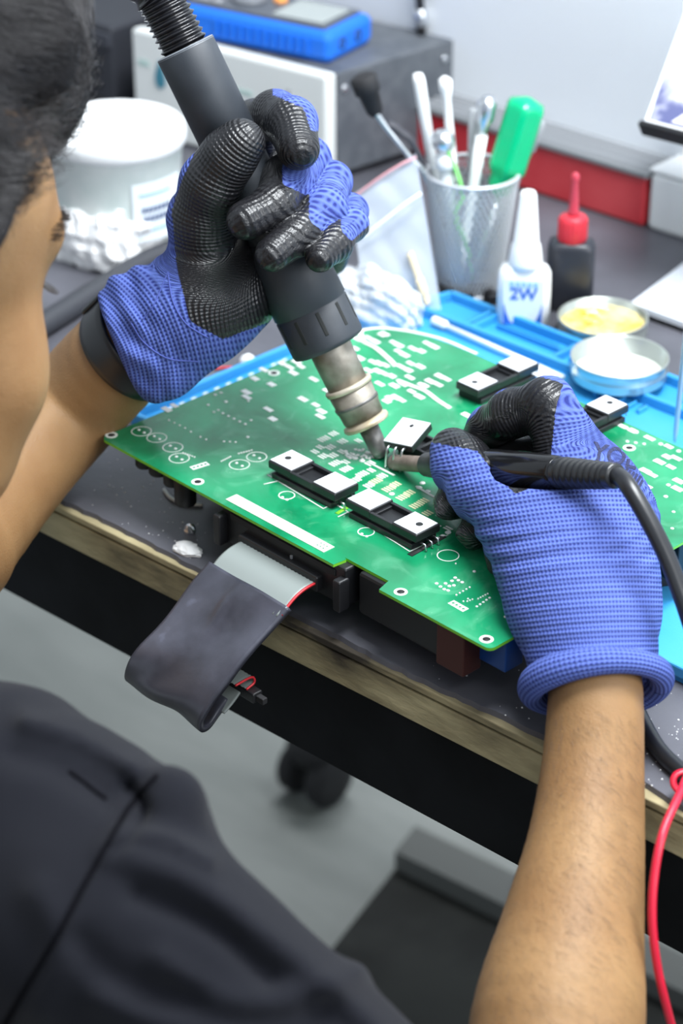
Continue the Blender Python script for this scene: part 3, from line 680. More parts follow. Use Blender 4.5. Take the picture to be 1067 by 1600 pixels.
for s, nm in ((-.006, 'front_film'), (.008, 'back_film')):
    V, F = sheet([p + np.array([0, s * (1 if i > 1 else 1.8), 0]) for i, p in enumerate(bp)], 22, .0032, 5 if s < 0 else 8)
    MB().add(V, F, 0, True).build(nm, M['bag'], t)
zl = [stand(566, 372, Yb - .012), stand(600, 345, Yb - .011), stand(635, 318, Yb - .009), stand(658, 302, Yb - .006)]
MB().tube(catmull(zl), .0013, 8).build('zip_strip', M['white'], t)
rl = [stand(548, 312, Yb + .006), stand(590, 280, Yb + .004), stand(625, 258, Yb + .004), stand(650, 246, Yb + .006)]
MB().tube(catmull(rl), .0010, 8).build('red_lip', mat('red_lip', (.7, .35, .38), .4), t)
t2 = root('wooden_stick', G(672, 480), 'pale wooden stick lying inside the clear zip bag', 'stick')
p = [stand(668, 474, Yb - .018), stand(660, 450, Yb - .017), stand(652, 428, Yb - .015), stand(640, 395, Yb - .012)]
MB().tube(catmull(p), [.0045] * 6 + [.0055] * 8 + [.004] * 11, 12, flat=.5).build('handle', M['beige'], t2)
c = G(636, 466); tag(crumple(c + EY * .0, .018, .010, .014, 'parts_pouch', mat('steel_blue', (.16, .24, .36), .4), 'small blue pouch at the bottom of the clear zip bag', 'pouch', 12, .2, 6), 'small blue pouch at the bottom of the clear zip bag', 'pouch')
M['bag2'] = plastic('clear_wrap', (.74, .77, .80), .7)
crumple(G(588, 503), .036, .020, .024, 'plastic_wrap', M['bag2'], 'crumpled clear plastic wrap in front of the zip bag', 'wrap', 30, .42, 11)

# ---- debris
M['foil'] = mat('grey_foil', (.6, .6, .63), .35, metal=.4)
crumple(G(293, 862), .0085, .0060, .0030, 'foil_scrap', M['paper'], 'torn white foil scrap at the bench edge beside the ribbon cable', 'scrap', 10, .5, 2)
crumple(G(297, 832), .0035, .0028, .0035, 'solder_blob', M['silver'], 'small silver solder blob above the foil scrap', 'solder', 8, .5, 9)
p = [G(256, 765, DZ + .001), G(268, 779, DZ + .0012), G(290, 787, DZ + .0012), G(317, 789, DZ + .001)]
tag(MB().tube(catmull(p), .0011, 8).build('wire_offcut', M['white'], at=p[1] - EZ * .001), 'curved white wire offcut on the black bench top', 'wire')
for px, py in ((385, 571), (240, 648)):
    pass
o = tag(crumple(G(388, 573), .0062, .0055, .006, 'plastic_bead', M['white'], 'small white plastic cap behind the left cuff on the bench', 'cap', 8, .1, 4), 'small white plastic cap behind the left cuff on the bench', 'cap')
p = [G(335, 576, DZ + .0011), G(360, 574, DZ + .0011), G(380, 578, DZ + .0011), G(395, 583, DZ + .0011)]
tag(MB().tube(catmull(p), .001, 8).build('red_wire', M['red'], at=p[1] - EZ * .001), 'short red wire on the bench beside the white cap', 'wire')
b = MB(); rg = np.random.default_rng(12)
for k in range(260):
    if k < 170: px, py = rg.uniform(60, 330), rg.uniform(680, 880)
    elif k < 215: px, py = rg.uniform(640, 860), rg.uniform(1020, 1180)
    else: px, py = rg.uniform(1000, 1067), rg.uniform(1080, 1230)
    c = G(px, py)
    if (c @ EY) < edge + .006: continue
    r = rg.uniform(.0002, .0007); b.lathe(c, EZ, [(0, r), (r * .6, r * .7), (r * .8, .00005)], 5)
o = b.build('dust', M['paper'], at=G(200, 780)); tag(o, 'white dust specks on the black bench top', 'dust', kind='stuff')
# ================================================================== BLUE SILICONE MAT
M['silicone'] = noise_mix(mat('blue_silicone', (.03, .30, .62), .42), (.025, .27, .60), (.05, .33, .66), 8, bump=.0001, bscale=900)[0]
mA, mE, mB, mC0 = G(205, 664), G(556, 516), G(705, 476), G(1067, 616)
mback = nrm((mC0 - mB)); mC = mB + mback * .52
mD0, mD1 = G(1000, 1036), G(1067, 1068); mfr = nrm(mD0 - mD1); mD = mD1 - mfr * .17
_pn = np.cross(EZ, mback); _pn = _pn if _pn @ (mD1 - mC) > 0 else -_pn
_s = np.linalg.solve(np.array([[-mfr[0], -_pn[0]], [-mfr[1], -_pn[1]]]), (mC - mD1)[:2]); mD = mD1 - mfr * _s[0]
outer = [mA, mE, mB, mC, mD, mD0 + mfr * .03]
ctr = sum(outer) / len(outer)
t = mt = root('soldering_mat', ctr, 'blue silicone repair mat with raised compartments under the circuit board', 'mat')
b = MB(); b.loft([[p for p in outer], [p + EZ * .004 for p in outer]], 0, True, False); b.build('base', M['silicone'], t)
def rib(p, q, w=.0042, h=.0075, name='ridge'):
    d = nrm(q - p); s = np.cross(EZ, d)
    MB().box((p + q) / 2 + EZ * (.0035 + h / 2), (np.linalg.norm(q - p), w, h), (d, s, EZ), bev=.0012).build(name, M['silicone'], t)
def ins(p, k): d = ctr - p; return p + nrm(d) * k
rib(mA + (mE - mA) * .02, mE); rib(mE, mB); rib(mB, mC); rib(mD, mD0 + mfr * .03); rib(mD0 + mfr * .03, mA)
inn = np.cross(EZ, mback) * -1; inn = inn if inn @ (ctr - mB) > 0 else -inn
w1 = .034
rib(mB + inn * w1 - mback * .02, mC + inn * w1)
for k, L_ in enumerate((.040, .046, .118, .150, .225)):
    rib(mB + mback * L_ + inn * .003, mB + mback * L_ + inn * (w1 - .002), .0035, .0065, 'divider')
rib(mB + mback * .055 + inn * .014, mB + mback * .112 + inn * .014, .003, .005, 'divider')
rib(mB + mback * .125 + inn * .020, mB + mback * .145 + inn * .020, .003, .005, 'divider')
for k in range(5): rib(mB + mback * (.17 + k * .009) + inn * (w1 + .006), mB + mback * (.17 + k * .009) + inn * (w1 + .016), .003, .004, 'divider')
# marks dotted along the left edge
for k in range(16):
    p = mA + (mE - mA) * (.12 + k * .05) + nrm(ctr - mA) * .007 ; MB().box(p + EZ * .0042, (.004, .0016, .0006), (nrm(mE - mA), np.cross(EZ, nrm(mE - mA)), EZ)).build('tick_mark', M['white'], t)
# swab lying in the back compartment
p, q = G(676, 500, DZ + .008), G(880, 590, DZ + .008)
t = root('swab', (p + q) / 2 * [1, 1, 0] + EZ * (DZ + .004), 'long white swab stick lying along the back compartment of the blue mat', 'swab')
MB().tube([p, q], .0018, 10).build('stick', M['white'], t)
MB().tube(catmull([p, p + (q - p) * .03, p + (q - p) * .08, p + (q - p) * .12]), [.0014] * 3 + [.0034] * 18 + [.002] * 4, 12).build('tip', M['paper'], t)
p, q = G(800, 560, DZ + .009), G(862, 590, DZ + .009)
tag(MB().box((p + q) / 2 , (np.linalg.norm(q - p), .013, .0016), (nrm(q - p), np.cross(EZ, nrm(q - p)), EZ), bev=.0006).build('white_strip', M['white']), 'flat white plastic strip lying on the blue mat behind the index finger', 'strip')
# black block and red capacitor on the mat near the right edge
c = G(1040, 905, DZ + .004)
t = root('black_block', c, 'black component block on the blue mat under the right end of the circuit board', 'component')
MB().box(c + EZ * .009, (.022, .016, .018), (nrm([1, .25, 0]), nrm([-.25, 1, 0]), EZ), bev=.001).build('body', M['black'], t)
MB().box(c + EZ * .0185, (.016, .010, .001), (nrm([1, .25, 0]), nrm([-.25, 1, 0]), EZ), bev=.0004).build('cap', M['greypl'], t)

# ================================================================== CIRCUIT BOARD
BZ = DZ + .045; BT = .0018
L0, Fr = G(157, 684, BZ), G(765, 1015, BZ)
ub = nrm(Fr - L0); vb = np.cross(EZ, ub); BAX = (ub, vb, EZ)
def buv(px, py, z=BZ): d = G(px, py, z) - L0; return float(d @ ub), float(d @ vb)
def bp_(u, v, h=0.0): return L0 + ub * u + vb * v + EZ * h
LEN = buv(768, 1014)[0]; WID = buv(562, 512)[1]
RU = buv(1062, 838)[0]; RU = (LEN + 0.0)
cm = bp_(LEN / 2, WID / 2)
pcb = root('circuit_board', np.array([cm[0], cm[1], BZ - BT]), 'large green circuit board lying component side down on the blue mat', 'circuit board')
m_ = mat('solder_mask', (.0, .3, .12), .22, coat=.35)
nt = m_.node_tree; tc = N(m_, 'ShaderNodeTexCoord')
n1 = N(m_, 'ShaderNodeTexNoise'); n1.inputs['Scale'].default_value = 16; n1.inputs['Detail'].default_value = 6; n1.inputs['Distortion'].default_value = .6
LK(m_, tc.outputs['Object'], n1.inputs['Vector'])
r1_ = N(m_, 'ShaderNodeValToRGB'); r1_.color_ramp.elements[0].position = .33; r1_.color_ramp.elements[1].position = .72
r1_.color_ramp.elements[0].color = (.0, .15, .055, 1); r1_.color_ramp.elements[1].color = (.02, .36, .155, 1); LK(m_, n1.outputs[0], r1_.inputs[0])
n2 = N(m_, 'ShaderNodeTexNoise'); n2.inputs['Scale'].default_value = 42; n2.inputs['Detail'].default_value = 8; n2.inputs['Distortion'].default_value = 1.2
LK(m_, tc.outputs['Object'], n2.inputs['Vector'])
r2_ = N(m_, 'ShaderNodeValToRGB'); r2_.color_ramp.elements[0].position = .54; r2_.color_ramp.elements[1].position = .82; r2_.color_ramp.elements[1].color = (.5, .5, .5, 1)
LK(m_, n2.outputs[0], r2_.inputs[0])
mx_ = N(m_, 'ShaderNodeMix'); mx_.data_type = 'RGBA'; LK(m_, r2_.outputs[0], mx_.inputs[0]); LK(m_, r1_.outputs[0], mx_.inputs[6]); mx_.inputs[7].default_value = (.16, .48, .29, 1)
LK(m_, mx_.outputs[2], BS(m_).inputs['Base Color'])
rr = N(m_, 'ShaderNodeMapRange'); rr.inputs[3].default_value = .13; rr.inputs[4].default_value = .34; LK(m_, n2.outputs[0], rr.inputs[0]); LK(m_, rr.outputs[0], BS(m_).inputs['Roughness'])
M['mask'] = m_; M['edge'] = mat('board_edge', (.18, .55, .03), .4)
LX = LEN
def rc(u, v, r, a0, a1, n=6): return [(u + r * math.cos(a), v + r * math.sin(a)) for a in np.linspace(math.radians(a0), math.radians(a1), n)]
notch = [buv(519, 883), buv(539, 871), buv(606, 908), buv(592, 921)]
vn = notch[1][1]
outl = rc(.005, .005, .005, 180, 270) + [(notch[0][0], 0.0), (notch[0][0] + .001, vn * .9), (notch[1][0], vn), (notch[2][0], vn), (notch[3][0], 0.0)] + rc(LX - .004, .004, .004, -90, 0) + rc(LX - .004, .243 - .004, .004, 0, 90) + [(.085, .2475), (.055, .2470), (.0388, .2447), (.0246, .2400), (.012, .2330), (.003, .2240), (0, .2160)]
b = MB(); b.prism(outl, bp_(0, 0, -BT), BAX, BT - .0001); b.build('edge_laminate', M['edge'], pcb)
b = MB(); b.prism([(u if u > 0 else .0, v) for u, v in outl], bp_(0, 0, -.0001), BAX, .0001); b.build('solder_mask', M['mask'], pcb)
M['silk'] = mat('silkscreen', (.78, .82, .76), .5); M['pad'] = mat('solder', (.84, .84, .82), .3, metal=.1); M['trace'] = mat('tinned_trace', (.80, .84, .78), .4)
M['gold'] = mat('pale_gold_pad', (.74, .72, .46), .4)
_cache = {}
def inst(key, maker, name, mats, u, v, h=0.0, ang=0.0):
    """parts that share mesh data, set down on the board plane"""
    if key not in _cache:
        me = maker().mesh(name); 
        for q_ in (mats if isinstance(mats, (list, tuple)) else [mats]): me.materials.append(q_)
        _cache[key] = me
    o = bpy.data.objects.new(name, _cache[key]); COL.objects.link(o); o.parent = pcb
    p = bp_(u, v, h) - wloc(pcb); o.location = [float(x) for x in p]
    o.rotation_euler = (0, 0, math.atan2(ub[1], ub[0]) + math.radians(ang)); return o
X3 = (np.array([1., 0, 0]), np.array([0, 1., 0]), EZ)
def padmk(w, l, h=.0004): return lambda: MB().box((0, 0, h / 2), (w, l, h), X3, bev=min(w, l) * .28)
def dotmk(r, h=.0007): return lambda: MB().lathe((0, 0, 0), EZ, [(0, r), (h * .5, r * .85), (h, r * .3), (h * 1.02, .00001)], 10)
def ringmk(r, w=.0003, n=36): return lambda: MB().loft([[np.array([(r + a) * math.cos(u), (r + a) * math.sin(u), z]) for a, z in ((-w, 0), (w, 0), (w, .00012), (-w, .00012))] for u in np.linspace(0, 2 * math.pi, n, endpoint=False)], 0, False, False, True)
cnt = [0]
def pad(px, py, w=.004, l=.0022, ang=0, mt_='pad', name='solder_pad'):
    u, v = buv(px, py); v = min(v, .2395); cnt[0] += 1; return inst((name, round(w, 5), round(l, 5), mt_), padmk(w, l), name, M[mt_], u, v, 0, ang)
def dot(px, py, r=.0009, name='solder_joint'):
    u, v = buv(px, py); v = min(v, .2395); cnt[0] += 1; return inst((name, r), dotmk(r), name, M['pad'], u, v)
# mounting holes
M['hole'] = mat('hole_dark', (.01, .012, .012), .7)
for px, py in ((174, 680), (309, 753), (626, 925), (760, 999), (428, 583), (983, 700)):
    u, v = buv(px, py)
    inst('mring', lambda: MB().loft([[np.array([a * math.cos(q), a * math.sin(q), z]) for a, z in ((.0022, 0), (.0038, 0), (.0038, .0002), (.0022, .0002))] for q in np.linspace(0, 2 * math.pi, 28, endpoint=False)], 0, False, False, True), 'mounting_ring', M['trace'], u, v)
    inst('mhole', lambda: MB().lathe((0, 0, 0), EZ, [(0, .0022), (.0001, .0022), (.00012, .00001)], 20), 'mounting_hole', M['hole'], u, v)
# capacitor outlines with two joints each
for px, py, r in ((221, 674, .0060), (245, 684, .0060), (270, 699, .0060), (280, 716, .0060), (401, 714, .0060), (374, 726, .0060), (448, 774, .0046), (572, 831, .0046), (700, 868, .006)):
    u, v = buv(px, py); inst(('ring', r), ringmk(r), 'printed_ring', M['silk'], u, v)
    if py < 860:
        for s in (-1, 1): inst(('solder_joint', .00105), dotmk(.00105), 'solder_joint', M['pad'], u + s * r * .42 + (.002 if py > 760 else 0), v - (.0035 if py > 760 else 0))
# rows of through-hole joints: start, end, count, radius
for x0, y0, x1, y1, n_, r in ((264, 657, 289, 669, 4, .0007), (298, 675, 298, 675, 1, .0007), (313, 683, 322, 687, 2, .0008), (334, 644, 341, 641, 2, .0009), (348, 646, 383, 663, 5, .001), (350, 690, 368, 691, 3, .0008),
                              (336, 617, 345, 614, 2, .0011), (325, 633, 325, 633, 1, .001), (353, 628, 354, 628, 1, .0013), (387, 683, 388, 683, 1, .0011), (388, 627, 389, 627, 1, .0009), (392, 657, 392, 657, 1, .001),
                              (747, 936, 762, 928, 5, .0006), (730, 940, 738, 937, 3, .0006), (790, 964, 797, 974, 2, .0011), (741, 893, 741, 893, 1, .0011), (712, 881, 712, 881, 1, .0006), (724, 940, 731, 936, 2, .0006),
                              (1010, 668, 1022, 678, 2, .0013), (962, 662, 990, 672, 4, .0013), (980, 690, 1006, 694, 3, .0012), (1032, 694, 1060, 705, 3, .0016), (1040, 776, 1044, 758, 2, .0015), (1050, 826, 1052, 800, 2, .0012)):
    for k in range(n_): f_ = k / max(1, n_ - 1); dot(x0 + (x1 - x0) * f_, y0 + (y1 - y0) * f_, r)
for k in range(5): dot(745 + k * 5.0, 948 - k * 3.4, .00085); dot(713 + k * 5.2, 930 - k * 3.0, .0007)
for k in range(6): dot(286 + k * 3.6, 708 + k * 1.3, .0006); dot(346 + k * 2.8, 721 - k * 1.4, .0006); dot(373 + k * 4.0, 709 - k * 1.0, .0007)
for px, py in ((682, 912), (688, 917), (694, 921), (700, 923), (706, 908), (711, 903), (716, 907), (722, 910), (696, 912), (702, 916), (709, 915)): dot(px, py, .0012)
# four-hole printed frames
for px, py, a_ in ((312, 728, 80), (716, 947, -2)):
    u, v = buv(px, py)
    inst(('frame', a_), padmk(.0115, .0046, .00015), 'printed_frame', M['silk'], u, v, 0, a_)
    for k in range(4):
        q = math.radians(a_); inst(('frame_hole', .0008), dotmk(.0009, .0002), 'frame_hole', M['mask'], u + (k - 1.5) * .0026 * math.cos(q), v + (k - 1.5) * .0026 * math.sin(q), .00015)
# big tinned pads over the back half (soft white bars in the photograph)
BL = [(440, 568), (452, 574), (463, 566), (470, 573), (458, 583), (492, 545), (424, 601), (490, 593), (473, 624), (493, 633), (502, 643), (500, 651), (426, 655), (419, 640), (385, 613),
      (575, 528), (586, 534), (601, 522), (597, 523), (616, 536), (623, 540), (622, 549), (632, 555), (645, 545), (658, 549), (668, 537), (678, 542), (641, 568), (656, 573), (626, 573), (638, 579), (583, 566), (592, 568), (602, 571), (590, 580), (600, 584), (612, 588), (575, 579),
      (687, 588), (698, 593), (672, 596), (684, 601), (663, 603), (593, 600), (616, 603), (608, 622), (618, 621), (626, 625), (604, 627), (660, 602), (729, 649), (555, 545), (562, 560), (558, 530), (548, 520),
      (640, 590), (630, 600), (643, 612), (655, 620), (412, 578), (398, 592), (385, 621), (260, 640), (272, 634), (512, 611), (1000, 652), (1015, 660), (1040, 672), (1030, 722), (1048, 730), (1058, 764), (1018, 742), (1042, 714), (1056, 716), (1008, 736), (1060, 690), (1060, 752), (1010, 760)]
for k, (px, py) in enumerate(BL): pad(px, py, .0074 if k % 3 else .0060, .0034 if k % 2 else .0042, -3)
# field of narrow component pads running beside the power transistors
def dash(px, py, n_=3, gap=.0020, w=.0054, mt_='gold' ):
    u, v = buv(px, py)
    for k in range(n_): cnt[0] += 1; inst(('dash', mt_, w), padmk(w, .0012, .0003), 'component_pad', M[mt_], u, v + (k - (n_ - 1) / 2) * gap, 0, 0)
for px, py, n_, m__ in ((506, 686, 4, 'trace'), (521, 678, 3, 'trace'), (535, 690, 3, 'trace'), (516, 699, 3, 'trace'), (492, 706, 2, 'trace'), (505, 713, 3, 'trace'), (560, 689, 2, 'trace'), (524, 724, 4, 'trace'), (541, 733, 4, 'trace'), (566, 741, 4, 'trace'), (587, 752, 4, 'gold'), (607, 764, 4, 'gold'), (629, 777, 4, 'gold'), (650, 790, 4, 'gold'), (668, 802, 3, 'gold'), (690, 806, 3, 'trace'), (540, 722, 2, 'trace'), (580, 735, 2, 'trace'), (700, 826, 2, 'trace'), (714, 800, 2, 'trace'), (556, 750, 3, 'trace'), (576, 759, 3, 'trace'), (597, 744, 3, 'trace'), (618, 757, 3, 'gold'), (640, 770, 3, 'gold'), (662, 783, 3, 'gold'), (548, 712, 3, 'trace'), (578, 724, 3, 'trace'), (534, 706, 2, 'trace'), (520, 712, 3, 'trace'), (680, 822, 3, 'trace'), (500, 699, 2, 'trace')):
    dash(px, py, n_, mt_=m__)
rg = np.random.default_rng(3)
for k in range(34): dot(535 + rg.uniform(0, 55), 705 + rg.uniform(-4, 14) + 0, .0009 + .0005 * rg.random())
for px, py in ((555, 716), (566, 720), (576, 708), (585, 714), (660, 755), (655, 762), (668, 768), (612, 772), (559, 746), (692, 838), (700, 832), (684, 842)): dot(px, py, .0019)
# long thin tinned bars and printed frames
def bar(pts, w, name='trace_line', mt_='trace', h=.00035):
    P = [bp_(*buv(x, y), .0002) for x, y in pts]
    if len(P) > 2: P = catmull(P, 6)
    return MB().tube(P, w, 8, flat=.2).build(name, M[mt_], pcb)
bar([(563, 521), (567, 533), (587, 544), (606, 560), (618, 572)], .0019)
bar([(620, 594), (643, 603), (664, 611), (684, 626), (703, 638)], .0017)
bar([(560, 524), (571, 515), (612, 514), (684, 528), (745, 553)], .0014)
bar([(574, 722), (616, 743)], .0009); bar([(650, 760), (686, 782)], .0009); bar([(508, 779), (540, 797)], .0006)
for a, c_ in (((412, 757), (434, 752)), ((418, 742), (505, 795)), ((505, 795), (545, 776)), ((540, 798), (640, 862)), ((640, 862), (700, 836)), ((528, 808), (545, 800))): bar([a, c_], .00045, 'printed_line', 'silk')
bar([(526, 803), (546, 791)], .0014, 'milled_slot', 'edge'); bar([(640, 868), (694, 838)], .0019, 'board_slot', 'hole')
for k in range(18):       # hair-thin copper runs
    x, y = rg.uniform(380, 560), rg.uniform(600, 690); bar([(x, y), (x + 30, y + 13)], .00035, 'copper_run', 'mask2') if 0 else None
# white printed strip near the connector
u0, v0 = buv(364, 779); u1, v1 = buv(511, 857)
MB().box(bp_((u0 + u1) / 2, (v0 + v1) / 2, .0002), (u1 - u0 + .004, .0085, .0003), BAX).build('printed_strip', mat('strip_print', (.56, .66, .54), .5), pcb)
for k in range(26):
    for j in range(2): inst('tiny', dotmk(.0004, .0003), 'solder_joint', M['pad'], u0 + .004 + k * (u1 - u0 - .008) / 25, (v0 + v1) / 2 + (j - .5) * .0025, .0003)
for k in range(3):
    for j in range(2): inst('tinyd', dotmk(.0005, .0002), 'print_dot', M['mask'], u1 - .006 + k * .0024, (v0 + v1) / 2 + (j - .5) * .0028, .00045)

# ---- black transistor pairs with white heat pads
M['heatpad'] = mat('heat_pad', (.78, .80, .84), .35); M['holder'] = mat('holder_black', (.014, .015, .017), .38)
def pair(px, py, d, hole_first, label, z=.0115):
    c = G(px, py, BZ + z); ax = (d, np.cross(EZ, d), EZ); o = np.array([c[0], c[1], BZ])
    hd = MB(); P = lambda u, v, h: o + ax[0] * u + ax[1] * v + EZ * h
    Lh, wv = .0560, .0185
    hd.box(P(0, 0, .0018), (Lh * .90, wv * 1.06, .0036), ax, bev=.0005); hd.box(P(0, 0, .0045), (Lh * .84, wv * .86, .004), ax, bev=.0004)
    x0 = Lh / 2 - .019 / 2
    for s in (-1, 1): hd.box(P(s * x0, 0, .0082), (.0195, wv * 1.04, .0052), ax, bev=.0008)
    wi = .0022; xi = .0075      # open well in the middle
    for s in (-1, 1): hd.box(P(0, s * (wv / 2 - wi / 2), .0076), (Lh - .036, wi, .0044), ax, bev=.0003); hd.box(P(s * (xi + .0005), 0, .0060), (.0020, wv - .002, .0048), ax, bev=.0003)
    h = hd.build('transistor_holder', M['holder'], pcb)
    for s in (-1, 1):
        q = MB().box(P(s * x0, 0, .0110), (.0178, wv * .92, .0006), ax, bev=.0002).build('heat_pad', M['heatpad'], h)
        if (s < 0) == hole_first: MB().lathe(P(s * (x0 + .0028), 0, .0112), EZ, [(0, .0021), (.00025, .0021), (.0003, .0016), (.00012, .0001)], 20).build('screw_hole', M['hole'], h)
    for s in (-1, 0, 1):
        for e in (1,): MB().tube([P(Lh / 2 - .001, s * .005, .004), P(Lh / 2 + .003, s * .005, .004), P(Lh / 2 + .004, s * .005, .0005)], .0006, 6).build('pin', M['silver'], h)
    return h
pair(489, 735, ub, True, ''); pair(613, 797, ub, False, '')
pair(778, 580, vb, True, ''); pair(917, 646, vb, False, '')
# ---- transistor being lifted off its holder
q = [Q(602, 686, 1.353), Q(633, 649, 1.366), Q(671, 664, 1.353), Q(638, 702, 1.340)]
c = sum(q) / 4; a1 = nrm(q[1] - q[0]); a2 = nrm(q[2] - q[1]); a2 = nrm(a2 - a1 * (a1 @ a2)); nn = np.cross(a1, a2); nn = nn if nn[2] > 0 else -nn
la, lb = np.linalg.norm(q[1] - q[0]), np.linalg.norm(q[2] - q[1]); ax = (a1, a2, nn)
tr = root('transistor', np.array([c[0], c[1], BZ]), 'loose power transistor with white back being lifted beside the iron tip', 'transistor')
MB().box(c - nn * .0026, (la, lb, .0045), ax, bev=.0007).build('package', M['holder'], tr)
MB().box(c, (la * .98, lb * .98, .0008), ax, bev=.0002).build('heat_pad', M['heatpad'], tr)
MB().lathe(c + a1 * la * .24 + nn * .0003, nn, [(0, .0014), (.0002, .0014), (.00022, .0001)], 16).build('screw_hole', M['hole'], tr)
for s in (-1, 0, 1):
    st_ = c - a1 * la * .5 + a2 * s * .0052 - nn * .002
    MB().tube(catmull([st_, st_ - a1 * .004, np.array([*(st_ - a1 * .0055)[:2], BZ + .0015])], 5), .0007, 8).build('lead', M['silver'], tr)
hd = root('open_holder', G(668, 712, BZ), 'empty black transistor frame behind the iron tip', 'frame')
o = G(664, 712, BZ); ax = (ub, vb, EZ)
for s in (-1, 1): MB().box(o + vb * s * .008 + EZ * .006, (.032, .0022, .0045), ax, bev=.0004).build('side_rail', M['holder'], hd)
for s in (-1, 0, 1): MB().box(o + ub * s * .0148 + EZ * .0055, (.0022, .016, .004), ax, bev=.0004).build('cross_bar', M['holder'], hd)
MB().box(o + EZ * .002, (.030, .016, .004), ax, bev=.0005).build('base', M['holder'], hd)

# ---- parts hanging under the board, which it rests on
zb = BZ - BT
def under(px, py): return np.array([*bp_(*buv(px, py))[:2], DZ])
M['capblk'] = mat('capacitor_black', (.007, .0075, .009), .45)
for k, (px, py, r, h) in enumerate(((219, 700, .0062, .0115), (240, 712, .0062, .0115), (263, 726, .0062, .0125), (281, 738, .0066, .0205))):
    u, v = buv(px, py); o = bp_(u, v + .0035, -BT)
    MB().lathe(o, -EZ, [(0, r * .95), (.0006, r), (.002, r), (.0025, r * .93), (.0032, r), (h - .001, r), (h, r * .9), (h, r * .7), (h - .0004, .0003)], 24).build('capacitor', M['capblk'], pcb)
for px, py, w, l, h, m__, nm in ((706, 978, .020, .014, .026, mat('rust_block', (.05, .010, .007), .6), 'relay'), (795, 985, .020, .014, .020, mat('blue_block', (.006, .05, .22), .4), 'terminal_block'), (1058, 825, .02, .02, .027, M['capblk'], 'inductor')):
    u, v = buv(px, py); u = min(u, LX - w / 2 - .001); o = bp_(u, max(v, l / 2 + .001), -BT - h / 2)
    MB().box(o, (w, l, h), BAX, bev=.001).build(nm, m__, pcb)
for u, v, w, l, h in ((LX * .80, .032, .05, .03, .0305), (LX * .86, .10, .04, .05, .0305), (LX * .5, .12, .06, .04, .0305), (LX * .25, .13, .05, .04, .0305), (LX * .16, .06, .03, .02, .026), (LX * .75, .17, .05, .04, .0305)):
    hh = max(h, zb - DZ - .0085) ; MB().box(bp_(u, v, -BT - hh / 2), (w, l, hh), BAX, bev=.0015).build('heat_sink', M['capblk'], pcb)
# long black header below the front edge, stepped down block under the notch
u0, _ = buv(333, 787); u1, _ = buv(536, 888)
hc = bp_((u0 + u1) / 2, .0095, -BT - .0125)
MB().box(hc, (u1 - u0, .013, .025), BAX, bev=.0012).build('cable_header', M['capblk'], pcb)
for s in (-1, 1):
    MB().box(hc + ub * s * (u1 - u0) * .485 - vb * .0085 + EZ * -.003, (.0055, .008, .020), BAX, bev=.001).build('header_latch', M['black'], pcb)
MB().box(hc - vb * .0068 + EZ * .007, (u1 - u0 - .016, .001, .004), BAX, bev=.0003).build('header_slot', M['blackmatte'], pcb)
MB().box(hc - vb * .0070 - EZ * .003 + ub * .008, (.0012, .001, .012), BAX).build('header_key', M['greypl'], pcb)
u2, _ = buv(700, 978); MB().box(bp_((u1 + u2) / 2 + .004, .016, -BT - .0135), (u2 - u1 - .004, .018, .027), BAX, bev=.002).build('cable_header', M['capblk'], pcb)

# ================================================================== RIBBON CABLE
W0 = bp_((u0 + u1) / 2 - .006, .0095, 0); 
s0 = hc - vb * .0070; out = -vb
rib_t = root('ribbon_cable', np.array([*(s0 + out * .05)[:2], .67]), 'wide ribbon cable in a black sleeve hanging folded over the bench edge', 'cable')
ctrl = [(.0, -.004), (.006, -.0035), (.014, -.0045), (.022, -.008), (.034, -.017), (.047, -.029), (.060, -.040), (.071, -.050), (.078, -.059), (.080, -.066), (.077, -.072), (.070, -.0755), (.061, -.074), (.053, -.070), (.045, -.064)]
cp = catmull([np.array([o_, z_]) for o_, z_ in ctrl], 8)
def strip_surf(lo, hi, w0, w1, off, th, name, m__, n=30, corr=0.0, crease=0.0, shift=0.0, shift0=0.0):
    pts = cp[lo:hi]; L = len(pts); T = np.gradient(pts, axis=0); T /= np.linalg.norm(T, axis=1)[:, None]; Nn = np.stack([-T[:, 1], T[:, 0]], 1)
    V = []
    for sd in (1, -1):
        for i in range(L):
            f_ = i / (L - 1); w = w0 + (w1 - w0) * f_
            for j in range(n + 1):
                u = j / n - .5; d = off + sd * th / 2 + (corr * abs(math.sin(math.pi * j / 2)) * (1 if sd > 0 else 0) if corr else 0)
                if crease: d += crease * (math.sin(9 * u + 14 * f_) * .4 + math.sin(23 * f_ + 5 * u + 1) * .25 + .8 * math.exp(-((u + .05 - f_ * .2) / .06) ** 2 - ((f_ - .12) / .08) ** 2))
                q = pts[i] + Nn[i] * d; V.append(s0 + out * q[0] + EZ * (q[1]) + ub * (u * w + shift * f_ + shift0))
    F = []; m1 = n + 1; K = L * m1
    for i in range(L - 1):
        for j in range(n): a = i * m1 + j; F.append([a, a + 1, a + m1 + 1, a + m1]); F.append([K + a, K + a + m1, K + a + m1 + 1, K + a + 1])
        for e in (0, n): a = i * m1 + e; F.append([a, a + m1, K + a + m1, K + a] if e == 0 else [a + m1, a, K + a, K + a + m1])
    for i in (0, L - 1):
        for j in range(n): a = i * m1 + j; F.append([a + 1, a, K + a, K + a + 1] if i == 0 else [a, a + 1, K + a + 1, K + a])
    return MB().add(V, F, 0, True).build(name, m__, rib_t)
M['ribbon'] = mat('grey_ribbon', (.23, .26, .25), .45)
M['sleeve'], mp, rp, nz = noise_mix(mat('black_sleeve', (.03, .03, .036), .32), (.034, .035, .046), (.070, .072, .095), 24, .40, .62, 5, bump=.0004, bscale=60)
rp.color_ramp.elements.new(.70).color = (.17, .18, .25, 1)
WR = .062
